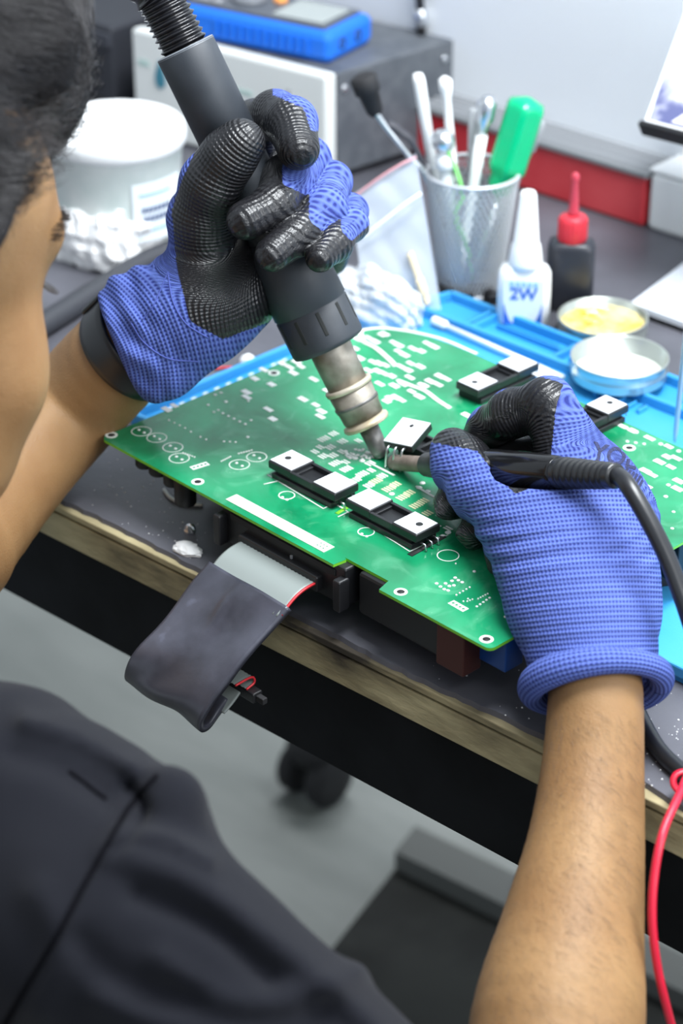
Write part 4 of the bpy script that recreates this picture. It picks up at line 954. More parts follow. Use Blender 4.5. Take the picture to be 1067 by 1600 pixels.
strip_surf(0, 31, WR, WR, 0, .0009, 'ribbon', M['ribbon'], 40, corr=.00045)
strip_surf(98, 112, WR, WR, 0, .0009, 'ribbon_end', M['ribbon'], 40, corr=.00045, shift0=-.016)
strip_surf(26, 106, WR + .0035, WR + .0035, 0, .0042, 'sleeve', M['sleeve'], 34, crease=.0022, shift=-.022)
for sgn in (1,):
    strip_surf(0, 30, .0012, .0012, 0, .0013, 'red_stripe', mat('red_wire', (.65, .03, .04), .4), 1).location = [float(x) for x in (ub * sgn * (WR / 2 + .0004))]
MB().box(s0 + out * .001 - EZ * .004, (WR + .004, .006, .010), BAX, bev=.001).build('plug', M['black'], rib_t)
e = cp[111]; pe = s0 + out * e[0] + EZ * e[1] - ub * .012
MB().box(pe + EZ * .0005 - out * .003 + ub * .002, (WR + .010, .007, .0065), BAX, bev=.0008).build('plug', M['black'], rib_t)
MB().box(pe + EZ * .0005 - out * .003 + ub * (WR / 2 + .010), (.006, .0035, .004), BAX, bev=.0005).build('plug_key', M['blackmatte'], rib_t)
rl = [pe + out * .0 + EZ * .004, pe - out * .006 + EZ * .006, pe - out * .004 + EZ * .0105, pe + out * .008 + EZ * .0105]
rr = catmull(rl, 6); n = 40; V = []
for i in range(len(rr)):
    for j in range(n + 1): V.append(rr[i] + ub * ((j / n - .5) * WR) + EZ * .0005 * (j % 2))
F = [[i * (n + 1) + j, (i + 1) * (n + 1) + j, (i + 1) * (n + 1) + j + 1, i * (n + 1) + j + 1] for i in range(len(rr) - 1) for j in range(n)]
MB().add(V, F, 0, True).build('folded_end', M['ribbon'], rib_t)
MB().tube(rr + ub * (WR / 2 + .0006), .0007, 8).build('red_stripe', bpy.data.materials['red_wire'], rib_t)
# ================================================================== HOT AIR GUN
gt, gtop = Q(597, 712, 1.366), Q(289, 75, 1.308)
gd = nrm(gtop - gt); GL = np.linalg.norm(gtop - gt)
gpx = lambda y: (712 - y) / (712 - 75) * GL         # distance along the gun from the tip for a row of the photo (on its axis)
gun = root('hot_air_gun', gt, 'dark grey hot air gun with steel nozzle held in the left glove', 'hot air gun')
M['burnt'], mp, rp, nz = noise_mix(mat('burnt_steel', (.3, .27, .23), .5, metal=.6), (.14, .12, .09), (.38, .35, .30), 55, .35, .65, 6, bump=.0001, bscale=400)
M['burnt2'] = noise_mix(mat('yellowed_steel', (.5, .42, .3), .45, metal=.5), (.42, .34, .2), (.75, .68, .58), 40, .3, .7, 4)[0]
M['steeldark'] = noise_mix(mat('sooty_steel', (.2, .2, .2), .4, metal=.6), (.13, .125, .12), (.26, .25, .24), 70, .35, .65, 4)[0]
def s_(px): return px / FPX * 1.36
z0 = 0
MB().lathe(gt, gd, [(0, s_(10)), (0, s_(13)), (.004, s_(14.5)), (.0215, s_(16.5)), (.022, s_(10))], 32).build('nozzle_tip', M['steeldark'], gun)
MB().lathe(gt, gd, [(.0008, s_(10)), (.0002, s_(9.5)), (.00015, .0001)], 20).build('nozzle_bore', M['hole'], gun)
MB().lathe(gt, gd, [(.0205, s_(15)), (.0208, s_(36)), (.0222, s_(38)), (.0238, s_(37)), (.0243, s_(33)), (.0262, s_(30))], 48).build('nozzle_flange', M['burnt2'], gun)
MB().lathe(gt, gd, [(.0255, s_(29)), (.0260, s_(33)), (.0330, s_(34)), (.0338, s_(35.5)), (.0365, s_(35.5)), (.0372, s_(34.5)), (.0450, s_(36)), (.0455, s_(33))], 48).build('clamp_collar', M['burnt'], gun)
MB().lathe(gt, gd, [(.0350, s_(36.2)), (.0362, s_(36.6)), (.0368, s_(36.2))], 48).build('collar_groove', M['steeldark'], gun)
MB().lathe(gt, gd, [(.0448, s_(34)), (.0452, s_(38)), (.0470, s_(39)), (.0480, s_(38)), (.0484, s_(34))], 48).build('collar_ring', M['burnt2'], gun)
MB().lathe(gt, gd, [(.0475, s_(30)), (.0478, s_(32.5)), (.090, s_(34))], 48).build('heater_tube', M['burnt'], gun)
for a_ in (0.4, 2.2): pass
gb0, gb1 = gpx(560) - .012, gpx(420)
gb0 = .0735
a_, b_ = frame(gd)
RB = .0225; RU_ = .0176
MB().lathe(gt, gd, [(gb0 + .004, s_(34)), (gb0, RB * .90), (gb0 + .0006, RB * .97), (gb0 + .003, RB), (gb0 + .0245, RB * 1.0), (gb0 + .0250, RB * .975), (gb0 + .0256, RB * .975), (gb0 + .0262, RB * 1.01), (gb0 + .060, RB * .98), (gb0 + .066, RB * .86), (gb0 + .072, RU_ * .95)], 72).build('front_shell', M['gunbody'], gun)
# air slots around the front shell
slot0 = None
for k in range(10):
    u = k * math.pi / 5 + .12; rad = math.cos(u) * a_ + math.sin(u) * b_; tang = np.cross(gd, rad)
    MB().box(gt + gd * (gb0 + .0165) + rad * (RB - .0006), (.0150, .0027, .0018), (gd, tang, rad), bev=.0006).build('air_slot', M['hole'], gun)
MB().lathe(gt, gd, [(gb0 + .068, RU_ * .9), (gb0 + .070, RU_ * .93), (GL - .066, RU_ * .93), (GL - .062, RU_ * .90)], 48).build('grip', M['gunbody'], gun)
MB().lathe(gt, gd, [(GL - .0640, RU_ * .90), (GL - .0635, RU_ * 1.0), (GL - .0615, RU_ * 1.0), (GL - .061, RU_ * .9)], 48).build('clear_ring', M['whitetrans'], gun)
MB().lathe(gt, gd, [(GL - .0625, RU_ * .92), (GL - .062, RU_ * .985), (GL - .0005, RU_ * 1.0), (GL, RU_ * .985), (GL + .0001, RU_ * .90), (GL - .006, RU_ * .88), (GL - .020, RU_ * .86)], 64, cap=True).build('rear_shell', M['gunbody'], gun)
MB().lathe(gt, gd, [(GL - .0004, RU_ * .90), (GL + .0004, RU_ * .93), (GL + .0002, RU_ * .985), (GL - .0010, RU_ * 1.003)], 64, cap=False).build('rear_rim', mat('rim_grey', (.22, .24, .27), .3), gun)
# corrugated hose
hp = catmull([gtop - gd * .012, gtop + gd * .010, gtop + gd * .030 - R_ * .0006, Q(232, -30, 1.298), Q(205, -130, 1.285), Q(170, -330, 1.26), Q(160, -600, 1.27)], 60)
seg = np.r_[0, np.cumsum(np.linalg.norm(np.diff(hp, axis=0), axis=1))]
tt = np.arange(0, seg[-1], .00045); hp2 = np.stack([np.interp(tt, seg, hp[:, i]) for i in range(3)], 1)
MB().tube(hp2, .0150 * .93 + .0009 * np.cos(2 * math.pi * tt / .0036) * (tt > .012) - .0006, 28).build('hose', mat('hose_gloss', (.008, .008, .010), .14, coat=.3), gun)

# ================================================================== SOLDERING IRON
i0, i1 = Q(604, 722, 1.361), Q(962, 744, 1.180)
idr = nrm(i1 - i0); IL = np.linalg.norm(i1 - i0); ip = lambda x: (x - 604) / (962 - 604) * IL
iron = root('soldering_iron', i0, 'black soldering iron with steel tip pinched in the right glove', 'soldering iron')
r = lambda p_, d_=1.33: p_ / FPX * d_
MB().lathe(i0, idr, [(0, .0001), (.0004, .0008), (.006, .0018), (.008, .0022)], 18).build('tip', noise_mix(mat('tinned_tip', (.4, .3, .24), .4, metal=.6), (.12, .09, .07), (.55, .42, .34), 300)[0], iron)
MB().lathe(i0, idr, [(.0065, r(7)), (.0070, r(11.5)), (.009, r(13)), (ip(700), r(13)), (ip(702), r(8))], 28).build('sleeve', noise_mix(mat('brown_steel', (.2, .15, .12), .6, metal=.3), (.13, .10, .08), (.26, .21, .18), 120, .3, .7)[0], iron)
MB().lathe(i0, idr, [(ip(672), r(12)), (ip(675), r(19)), (ip(700), r(22)), (ip(740), r(25)), (ip(768), r(27, 1.32)), (ip(772), r(25, 1.32)), (ip(776), r(20))], 36).build('grip', mat('grip_rubber', (.03, .032, .036), .5), iron)
MB().lathe(i0, idr, [(ip(772), r(22, 1.31)), (ip(774), r(27, 1.31)), (ip(782), r(30, 1.31)), (ip(830), r(29, 1.30)), (ip(880), r(25.5, 1.29)), (ip(884), r(22, 1.29))], 40).build('handle', M['blackgloss'], iron)
rp_ = []
for x in np.linspace(884, 962, 79): k = (x - 884) / 78; rp_.append((ip(x), r(23.5 - 5.5 * k, 1.28) + (.0006 * math.sin(2 * math.pi * (x - 884) / 8) if 6 < x - 884 < 70 else .0003)))
rp_ = [(ip(883), r(20, 1.28))] + rp_ + [(ip(962.5), r(12, 1.27))]
MB().lathe(i0, idr, rp_, 36).build('strain_relief', mat('relief_rubber', (.016, .017, .019), .3), iron)
u_ = nrm(-F_ - idr * (-F_ @ idr)); w_ = np.cross(idr, u_)
cpth = [i1 - idr * .010, i1 + idr * .002, Q(985, 765, 1.168), Q(1018, 822, 1.160), Q(1046, 880, 1.155), Q(1075, 960, 1.15), Q(1105, 1060, 1.16), Q(1125, 1160, 1.17), Q(1128, 1240, 1.16), Q(1150, 1400, 1.15), Q(1190, 1640, 1.2)]
MB().tube(catmull(cpth, 10), r(14, 1.2), 18).build('cord', M['cable'], iron)
# ---- second black cable on the bench, red lead tied to it
p = [G(985, 1085, DZ + .0045), G(1004, 1128, DZ + .0045), G(1030, 1172, DZ + .0045), G(1066, 1207, DZ + .0045), G(1120, 1250, DZ + .0045), G(1160, 1275, DZ + .0045)]
tag(MB().tube(catmull(p), .0045, 16).build('power_cable', M['cable'], at=p[2] - EZ * .0045), 'black cord running on the bench behind the right wrist', 'cord')
rt = root('red_lead', G(1075, 1215, DZ + .01), 'red rubber lead knotted at the bench and hanging down at right', 'lead')
pr = [G(1090, 1190, DZ + .013), Q(1072, 1216, 1.14), Q(1062, 1240, 1.11), Q(1036, 1300, 1.09), Q(1022, 1370, 1.085), Q(1019, 1440, 1.085), Q(1027, 1510, 1.09), Q(1043, 1580, 1.10), Q(1070, 1680, 1.13), Q(1100, 1800, 1.2)]
MB().tube(catmull(pr, 10), .0021, 16).build('wire', M['redcable'], rt)
kc = Q(1068, 1222, 1.145); MB().loft([[kc + (.0052 + .0018 * math.cos(v)) * (math.cos(u) * R_ + math.sin(u) * nrm(U_ + F_ * .4)) + .0018 * math.sin(v) * F_ for v in np.linspace(0, 2 * math.pi, 10, endpoint=False)] for u in np.linspace(0, 2 * math.pi, 24, endpoint=False)], 0, False, True, True).build('knot', M['redcable'], rt)
# ================================================================== THE PERSON
def QR(px, py, d, r=None): return Q(px, py, d)
def C(a, b, k=1.0, flat=None):             # tapered limb between (px,py,depth,radius px) stations
    return cone(Q(*a[:3]), Q(*b[:3]), a[3] / FPX * a[2] * k, b[3] / FPX * b[2] * k, flat)
def chain(st, k=1.0, flat=None): return [C(st[i], st[i + 1], k, flat) for i in range(len(st) - 1)]
def limb(st, n=5):
    s4 = np.array(st, float); a = catmull(s4, n); return [C(a[i], a[i + 1]) for i in range(len(a) - 1)]
def flipfix(V, F, f):
    c = V[F].mean(1)[::97]; n = np.cross(V[F[::97, 1]] - V[F[::97, 0]], V[F[::97, 2]] - V[F[::97, 0]]); n /= np.linalg.norm(n, axis=1)[:, None] + 1e-9
    return F[:, ::-1] if (f((c + n * .0005).astype(np.float32)) - f((c - n * .0005).astype(np.float32))).mean() < 0 else F
def mk(f, lo, hi, h, name, mats, parent, proj=2):
    V, F = sdf_mesh(f, lo, hi, h, proj); F = flipfix(V, F, f); at = wloc(parent)
    me = np_mesh(name, V, F, at)
    for m_ in (mats if isinstance(mats, (list, tuple)) else [mats]): me.materials.append(m_)
    return link(name, me, parent, smooth=True, at=at), V
FX = tuple(F_)
person = root('person', np.array([-.35, .45, 0.0]), 'person in a black shirt and blue gloves bending over the circuit board', 'person')

# ---- skin
sk = mat('skin', (.5, .3, .16), .5, spec=.3, sss=.10); M['skin'] = sk
tc = N(sk, 'ShaderNodeTexCoord'); n1 = N(sk, 'ShaderNodeTexNoise'); n1.inputs['Scale'].default_value = 22; n1.inputs['Detail'].default_value = 5
LK(sk, tc.outputs['Object'], n1.inputs['Vector']); r1_ = N(sk, 'ShaderNodeValToRGB'); r1_.color_ramp.elements[0].position = .3; r1_.color_ramp.elements[1].position = .7
r1_.color_ramp.elements[0].color = (.235, .125, .052, 1); r1_.color_ramp.elements[1].color = (.31, .178, .078, 1); LK(sk, n1.outputs[0], r1_.inputs[0]); LK(sk, r1_.outputs[0], BS(sk).inputs['Base Color'])
n2 = N(sk, 'ShaderNodeTexNoise'); n2.inputs['Scale'].default_value = 900; n2.inputs['Detail'].default_value = 3; LK(sk, tc.outputs['Object'], n2.inputs['Vector'])
n3 = N(sk, 'ShaderNodeTexNoise'); n3.inputs['Scale'].default_value = 160; n3.inputs['Detail'].default_value = 3; LK(sk, tc.outputs['Object'], n3.inputs['Vector'])
ma = N(sk, 'ShaderNodeMath'); ma.operation = 'MULTIPLY_ADD'; LK(sk, n3.outputs[0], ma.inputs[0]); ma.inputs[1].default_value = 0.8; LK(sk, n2.outputs[0], ma.inputs[2])
bpn = N(sk, 'ShaderNodeBump'); bpn.inputs['Distance'].default_value = .00035; bpn.inputs['Strength'].default_value = .8; LK(sk, ma.outputs[0], bpn.inputs['Height']); LK(sk, bpn.outputs[0], BS(sk).inputs['Normal'])

# ---- head frame: fh forward (face), uh up, rh right
TILT = math.radians(14); az = math.radians(50)
hz = np.array([math.cos(az), math.sin(az), 0]);                      # horizontal facing
fh = nrm(hz * math.cos(TILT) - EZ * math.sin(TILT)); uh = nrm(hz * math.sin(TILT) + EZ * math.cos(TILT)); rh = np.cross(fh, uh)
HS = 1.11; HC = Q(-256, 366, 1.06)                                               # middle of the skull
def hp_(r, f, u): return HC + (rh * r + fh * f + uh * u) * HS
HA = np.array([rh, fh, uh])
def he(r, f, u, a, b, c, ax=HA): return ell(hp_(r, f, u), (a * HS, b * HS, c * HS), ax)
def hcn(p, q, ra, rb=None): return cone(hp_(*p), hp_(*q), ra * HS, (rb or ra) * HS)
skull = [he(0, -.004, .020, .0755, .094, .088), he(0, .046, -.018, .060, .046, .066)]
face = [he(0, .050, .022, .056, .042, .034), he(.0, .030, -.062, .057, .060, .056), he(.042, .051, -.056, .027, .031, .036), he(-.042, .051, -.056, .027, .031, .036), he(.036, .034, -.092, .028, .042, .034), he(-.036, .034, -.092, .028, .042, .034),
        hcn((.050, .0, -.075), (.018, .068, -.108), .017, .018), hcn((-.050, .0, -.075), (-.018, .068, -.108), .017, .018), he(0, .072, -.116, .024, .018, .018),
        he(0, .074, -.075, .028, .020, .022), hcn((.042, .077, .006), (.012, .087, .004), .0085, .0075), hcn((-.042, .077, .006), (-.012, .087, .004), .0085, .0075)]
nose = [hcn((0, .086, -.004), (0, .108, -.042), .0065, .0095), he(.010, .098, -.046, .008, .009, .007), he(-.010, .098, -.046, .008, .009, .007)]
lips = [hcn((-.018, .088, -.070), (.018, .088, -.070), .006), hcn((-.015, .087, -.079), (.015, .087, -.079), .007)]
neck = [cone(hp_(0, -.020, -.03), hp_(0, -.060, -.160) - fh * .0, .058, .056), cone(hp_(0, -.060, -.160), hp_(0, -.10, -.21), .056, .065)]
ears = []
def face_f(P):
    d = uni(skull, .02)(P); d = smin(d, uni(face, .014)(P), .018); d = smin(d, uni(nose, .006)(P), .008)
    for s in (-1, 1):
        d = smax(d, -pd(he(s * .033, .092, -.014, .017, .013, .011), P), .010)           # eye socket
        d = smin(d, pd(he(s * .032, .0735, -.014, .0135, .0135, .0125), P), .003)          # lidded eyeball
    d = smin(d, uni(lips, .002)(P), .004)
    for s in (-1, 1):
        ax = np.array([nrm(rh * 1.0 + fh * -.35 * s), nrm(fh + rh * .35 * s), uh])
        e = pd(ell(hp_(s * .078, -.012, -.022), (.008, .017, .030), ax), P); e = smax(e, -pd(ell(hp_(s * .087, -.008, -.020), (.007, .011, .020), ax), P), .004)
        d = smin(d, e, .004)
    return smin(d, uni(neck, .03)(P), .03)
# ---- arms: left (holding the gun) and right (holding the iron)
KF = tuple(F_)
armL = limb([(275, 490, 1.345, 44), (240, 518, 1.358, 56), (196, 549, 1.375, 80), (114, 634, 1.410, 83), (20, 730, 1.388, 92), (-90, 850, 1.345, 112)]) + [cone(Q(-90, 850, 1.345), Q(-420, 1000, 1.12), .044, .052)]
armR = limb([(915, 960, 1.18, 60), (930, 1060, 1.165, 72), (926, 1200, 1.152, 80), (914, 1330, 1.132, 93), (893, 1460, 1.110, 113), (870, 1610, 1.085, 137), (850, 1800, 1.06, 132), (845, 1900, 1.05, 122)])
armR += chain([(845, 1900, 1.05, 122), (600, 1800, 1.0, 130), (250, 1560, .985, 120)])
torso = [cone(Q(210, 1530, .99), Q(-420, 1290, 1.10), .032, .045), cone(Q(-150, 1500, 1.06), Q(-300, 2100, 1.12), .11, .12), cone(hp_(0, -.10, -.21), Q(-150, 1500, 1.06), .062, .09)]
aL, aR, tR = uni(armL, .0006), uni(armR, .0006), uni(torso, .06)
def body_f(P):
    d = smin(face_f(P), tR(P), .04); d = smin(d, aL(P), .03); return smin(d, aR(P), .03)
lo, hi = bounds(armL + armR + torso + skull + face, .01)
body, bV = mk(body_f, lo, hi, .0031, 'body', sk, person, 2)
def raycast(bvh, px, py):
    d = nrm(Q(px, py, 1.0) - CAM); h = bvh.ray_cast(Vector(CAM), Vector(d)); return (np.array(h[0]), np.array(h[1])) if h[0] else (None, None)
def bvh_of(o, at): 
    me = o.data; V = np.empty(len(me.vertices) * 3, np.float32); me.vertices.foreach_get('co', V); V = V.reshape(-1, 3) + at
    return BVHTree.FromPolygons([tuple(p) for p in V.tolist()], [tuple(p.vertices) for p in me.polygons])

# ---- hair
M['hair'] = mat('hair_strand', (.034, .031, .033), .42, spec=.7); M['hairbase'] = mat('hair_mass', (.012, .010, .011), .6)
hair_b = [he(0, -.016, .030, .083, .096, .088), he(0, .028, .080, .056, .046, .036), he(.026, .040, .090, .038, .032, .026), he(-.02, .044, .090, .038, .032, .026), he(.0, -.05, -.01, .072, .062, .085), he(.0, .004, .092, .062, .064, .038)]
temple = [hcn((.070, .020, .030), (.073, .008, -.030), .012, .009), hcn((-.070, .020, .030), (-.073, .008, -.030), .012, .009), hcn((.062, .046, .048), (.068, .024, .018), .012, .012), hcn((-.062, .046, .048), (-.068, .024, .018), .012, .012)]
fringe = uni([C((-20, 60, 1.07, 110), (48, 60, 1.09, 82)), C((20, 125, 1.09, 72), (62, 122, 1.11, 64)), C((10, 178, 1.07, 36), (60, 180, 1.12, 34)), C((20, -40, 1.10, 110), (30, -60, 1.12, 90))], .02)
def hair_f(P):
    d = uni(hair_b, .022)(P); d = smin(d, uni(temple, .01)(P), .012)
    q = (P - HC.astype(np.float32)) @ HA.T.astype(np.float32) / HS
    w = .0035 * np.sin(q[:, 0] * 95 + 2.2 * np.sin(q[:, 1] * 60)) + .0030 * np.sin(q[:, 1] * 80 + q[:, 2] * 60 + 2 * np.sin(q[:, 0] * 45)) + .0012 * np.sin(q[:, 0] * 320 + 40 * q[:, 1]) * np.sin(q[:, 2] * 210)
    d = d + w * np.clip((q[:, 2] + .01) / .05, 0, 1)
    cut = .026 + .016 * np.clip((q[:, 1] + .005) / .03, 0, 1) - q[:, 2] + np.maximum(q[:, 1] - .012, 0) * .72 - .060 * np.clip((.036 - q[:, 1]) / .045, 0, 1) - .09 * np.clip((-.02 - q[:, 1]) / .05, 0, 1)
    return smin(smax(d, cut, .006), fringe(P), .012)
lo, hi = HC - .17, HC + .18
hair, hV = mk(hair_f, lo, hi, .0024, 'hair', M['hairbase'], person)
def grow(V, n, seed, ln, lift, flow, wav, r, name, keep=None, k=8, mt_=None, par=None, parent_at=None):
    rg = np.random.default_rng(seed); me_n = V
    i = rg.integers(0, len(V), n); P0 = V[i].astype(float)
    q = (P0 - HC) @ HA.T / HS
    if keep is not None: m_ = keep(q); P0 = P0[m_]; q = q[m_]
    e = .0006; g = np.stack([hair_f((P0 + np.array(o_)).astype(np.float32)) - hair_f(P0.astype(np.float32)) for o_ in ((e, 0, 0), (0, e, 0), (0, 0, e))], 1); g /= np.linalg.norm(g, axis=1)[:, None] + 1e-9
    path = [P0 - g * .001]; L = ln * rg.uniform(.6, 1.25, len(P0))
    for s in range(1, k):
        t = s / (k - 1); fl = flow(q, t, rg); fl = fl - g * (fl * g).sum(1)[:, None] * (1 - lift) ; fl /= np.linalg.norm(fl, axis=1)[:, None] + 1e-9
        nx = path[-1] + fl * (L / k)[:, None] + g * (L / k * lift * (1 - t) * rg.uniform(.1, .7, len(P0)))[:, None]
        gg = np.stack([hair_f((nx + np.array(o_)).astype(np.float32)) - hair_f(nx.astype(np.float32)) for o_ in ((e, 0, 0), (0, e, 0), (0, 0, e))], 1) / e
        dd = hair_f(nx.astype(np.float32)); push = np.maximum(.0006 - dd, 0) - np.maximum(dd - .0035 - .006 * (rg.random(len(dd)) < .06), 0)
        path.append(nx + gg * np.clip(push, -.003, .004)[:, None])
    return strands(name, P0, np.stack(path, 1), r, mt_ or M['hair'], par or hair, wloc(person))
def flow_top(q, t, rg):
    a = 1.9 * np.sin(q[:, 0] * 38 + 1.3) + 1.2 * np.sin(q[:, 1] * 46 + q[:, 2] * 30) + 2.2 * t * np.sin(q[:, 0] * 30 + q[:, 1] * 22)
    v = np.stack([(.55 + .5 * np.sin(a)) * (1.1 - .9 * (q[:, 1] > .05)), .9 - .8 * np.clip((q[:, 1] - .03) / .04, 0, 1) + .25 * np.cos(a), -.10 - .3 * t + .35 * np.cos(a * 1.3)], 1) + rg.normal(0, .16, (len(q), 3)); return v @ HA
def flow_side(q, t, rg): return (np.stack([0 * q[:, 0] + .05, .25 + 0 * q[:, 0], -1 + 0 * q[:, 0]], 1) + rg.normal(0, .12, (len(q), 3))) @ HA
vis = lambda q: (q[:, 0] > -.03)
grow(hV, 26000, 1, .042, .25, flow_top, 0, .00020, 'hair_strands', keep=lambda q: vis(q) & (q[:, 2] > .028))['kind'] = 'stuff'
grow(hV, 9000, 2, .014, .30, flow_side, 0, .00011, 'short_hair', keep=lambda q: (q[:, 0] > .02) & (q[:, 2] < .045), k=5)['kind'] = 'stuff'
# eyebrow and lashes of the visible side
bw = []; rg = np.random.default_rng(5)
def face_snap(P, off=.0003):
    P = P.astype(np.float32)
    for _ in range(4):
        e = .0006; d = face_f(P); g = np.stack([face_f(P + np.array(o_, np.float32)) - d for o_ in ((e, 0, 0), (0, e, 0), (0, 0, e))], 1) / e
        P = P - (d - off)[:, None] * g / np.maximum((g * g).sum(1), .3)[:, None]
    return P.astype(float), g.astype(float)
for s in (1, -1):
    n = 420; t = rg.random(n); P0 = np.stack([HC + HS * rh * s * (.016 + .038 * a) + HS * fh * (.098 - .012 * a - .02 * a * a) + HS * uh * (.006 + .006 * math.sin(a * 2.6) + (rg.random() - .5) * .006) for a in t])
    P0, g = face_snap(P0, -.0002); dr = rh * s * .9 + uh * .25
    path = np.stack([P0 + (dr * q_ * .005 + g * q_ * .0010 * (1 + rg.random((n, 1))) + rg.normal(0, .0002, (n, 3))) for q_ in np.linspace(0, 1, 5)], 1)
    strands('eyebrow', P0, path, .00012, M['hair'], person, wloc(person))
    n = 46; t = np.linspace(0, 1, n); P0 = np.stack([HC + HS * rh * s * (.020 + .026 * a) + HS * fh * (.090 - .010 * a * a) + HS * uh * (-.0165 - .001 * a) for a in t]); P0, g = face_snap(P0, -.0002)
    path = np.stack([P0 + (g * .006 * q_ + rh * s * .004 * q_ * t[:, None] - uh * .003 * q_ * (1 - q_) + uh * -.0015 * q_) for q_ in np.linspace(0, 1, 5)], 1)
    strands('eyelash', P0, path, .00016, M['hair'], person, wloc(person))
# fine hair on the right forearm
rg = np.random.default_rng(9); PP = []; DD = []
for k in range(1500):
    t = rg.random(); y = 1110 + 520 * t; x = 925 - 60 * t + rg.uniform(-1, 1) * (72 + 60 * t)
    PP.append(Q(x, y, 1.02)); 
PP = np.array(PP); bb = bvh_of(body, wloc(person)); keep = []; path = []
for p in PP:
    d = nrm(p - CAM); h = bb.ray_cast(Vector(CAM), Vector(d))
    if h[0] is None or h[3] < .9: continue
    a = np.array(h[0]); nn = np.array(h[1]); fl = nrm(-U_ * .55 + R_ * (.55 + .4 * rg.normal()) ); fl = nrm(fl - nn * (fl @ nn)); L = rg.uniform(.004, .009)
    path.append([a - nn * .0003 + fl * L * q_ + nn * .0014 * math.sin(q_ * 1.8) - U_ * .001 * q_ * q_ for q_ in np.linspace(0, 1, 5)])
o = strands('arm_hair', None, np.array(path), .000038, M['hair'], person, wloc(person)); o['kind'] = 'stuff'

# ---- shirt
sh = mat('black_shirt', (.0075, .0080, .0115), .9, spec=.10); M['shirt'] = sh
BS(sh).inputs['Sheen Weight'].default_value = .06; BS(sh).inputs['Sheen Roughness'].default_value = .5
tc = N(sh, 'ShaderNodeTexCoord'); n1 = N(sh, 'ShaderNodeTexNoise'); n1.inputs['Scale'].default_value = 1500; n1.inputs['Detail'].default_value = 2; LK(sh, tc.outputs['Object'], n1.inputs['Vector'])
bpn = N(sh, 'ShaderNodeBump'); bpn.inputs['Distance'].default_value = .0003; LK(sh, n1.outputs[0], bpn.inputs['Height']); LK(sh, bpn.outputs[0], BS(sh).inputs['Normal'])
def SC_(px, py, d, rpx): return (px, py, d, rpx)
sleeve = chain([(85, 1425, .985, 192), (190, 1462, .965, 172), (320, 1580, .965, 172), (470, 1720, .975, 180), (640, 1860, .99, 180), (700, 1900, .995, 180)])
back = chain([(85, 1425, .985, 192), (-60, 1330, 1.02, 238), (-260, 1270, 1.08, 220), (-420, 1240, 1.10, 200)]) + \
       [cone(Q(-60, 1420, 1.05), Q(-180, 2000, 1.10), .085, .115), cone(Q(-330, 1500, 1.10), Q(-420, 2100, 1.14), .10, .12), cone(Q(-20, 1500, 1.03), Q(60, 1950, 1.08), .068, .09)]
back += chain([(60, 1290, 1.01, 165), (110, 1290, 1.0, 128), (185, 1312, .985, 98)])
folds = chain([(245, 1262, .975, 30), (270, 1252, .965, 36), (272, 1275, .972, 36)])
shf = uni(sleeve + back, .030); ff = uni(folds, .008)
FOLD = [([(180, 1330), (300, 1375), (430, 1470), (560, 1580), (640, 1660)], 26, .0062), ([(190, 1300), (260, 1310), (330, 1345)], 16, .005), ([(250, 1500), (350, 1560), (450, 1560), (560, 1520)], 24, .005),
        ([(40, 1125), (120, 1150), (200, 1195)], 18, .005), ([(60, 1400), (95, 1480), (60, 1580)], 30, .004), ([(160, 1560), (280, 1610), (400, 1640)], 26, .005),
        ([(215, 1400), (330, 1450), (420, 1530)], 20, -.0055), ([(200, 1230), (225, 1270), (180, 1330)], 10, -.005), ([(120, 1470), (200, 1540), (300, 1560)], 26, -.004), ([(20, 1180), (90, 1200), (170, 1250)], 22, -.0035)]
FOLD = [(catmull([(x, y, 0) for x, y in pts], 6)[:, :2].astype(np.float32), w_, a_) for pts, w_, a_ in FOLD]
def shirt_f(P):
    d = shf(P); d = smin(d, ff(P), .016)
    q = (P - CAM.astype(np.float32)); x = q @ R_.astype(np.float32); y = q @ U_.astype(np.float32); z = q @ F_.astype(np.float32)
    px = 533.5 + FPX * x / z; py = 800 - FPX * y / z; m_ = np.abs(d) < .03
    if m_.any():
        add = np.zeros(m_.sum(), np.float32); a = px[m_]; b = py[m_]
        for pts, w_, am in FOLD:
            d2 = np.full(len(a), 1e9, np.float32)
            for k in range(len(pts) - 1):
                e = pts[k + 1] - pts[k]; t = np.clip(((a - pts[k, 0]) * e[0] + (b - pts[k, 1]) * e[1]) / (e @ e), 0, 1)
                d2 = np.minimum(d2, (a - pts[k, 0] - t * e[0]) ** 2 + (b - pts[k, 1] - t * e[1]) ** 2)
            add += am * np.exp(-d2 / (w_ * w_))
        d[m_] -= add
    s = x * .72 - y * .69; t = x * .69 + y * .72
    return d + .0012 * np.sin(t * 75 + 2.0 * np.sin(s * 22)) + .0008 * np.sin(s * 60 + 30 * t + 1.5 * np.sin(t * 90))
lo, hi = bounds(sleeve + back, .015)
shirt, sV = mk(shirt_f, lo, hi, .0036, 'shirt', sh, person)
sb = bvh_of(shirt, wloc(person))
def seam(pts, r, name, m__, off=.0):
    P = []
    for x, y in catmull([(x, y, 0) for x, y in pts], 8)[:, :2]:
        a, nn = raycast(sb, x, y)
        if a is not None: P.append(a + nn * off)
    return MB().tube(P, r, 8).build(name, m__, shirt)
M['seam'] = mat('seam_thread', (.002, .002, .003), 1.0, spec=.05)
seam([(246, 1212), (205, 1258), (168, 1320), (128, 1390), (85, 1470), (40, 1545), (5, 1605)], .0011, 'shoulder_seam', M['seam'], .0002)
seam([(253, 1217), (212, 1263), (175, 1325), (135, 1395), (92, 1475), (47, 1550), (12, 1610)], .0003, 'seam_stitching', M['shirt'], .0004)
seam([(108, 1206), (130, 1222), (150, 1238), (166, 1250)], .0009, 'back_seam', M['seam'], .0002)

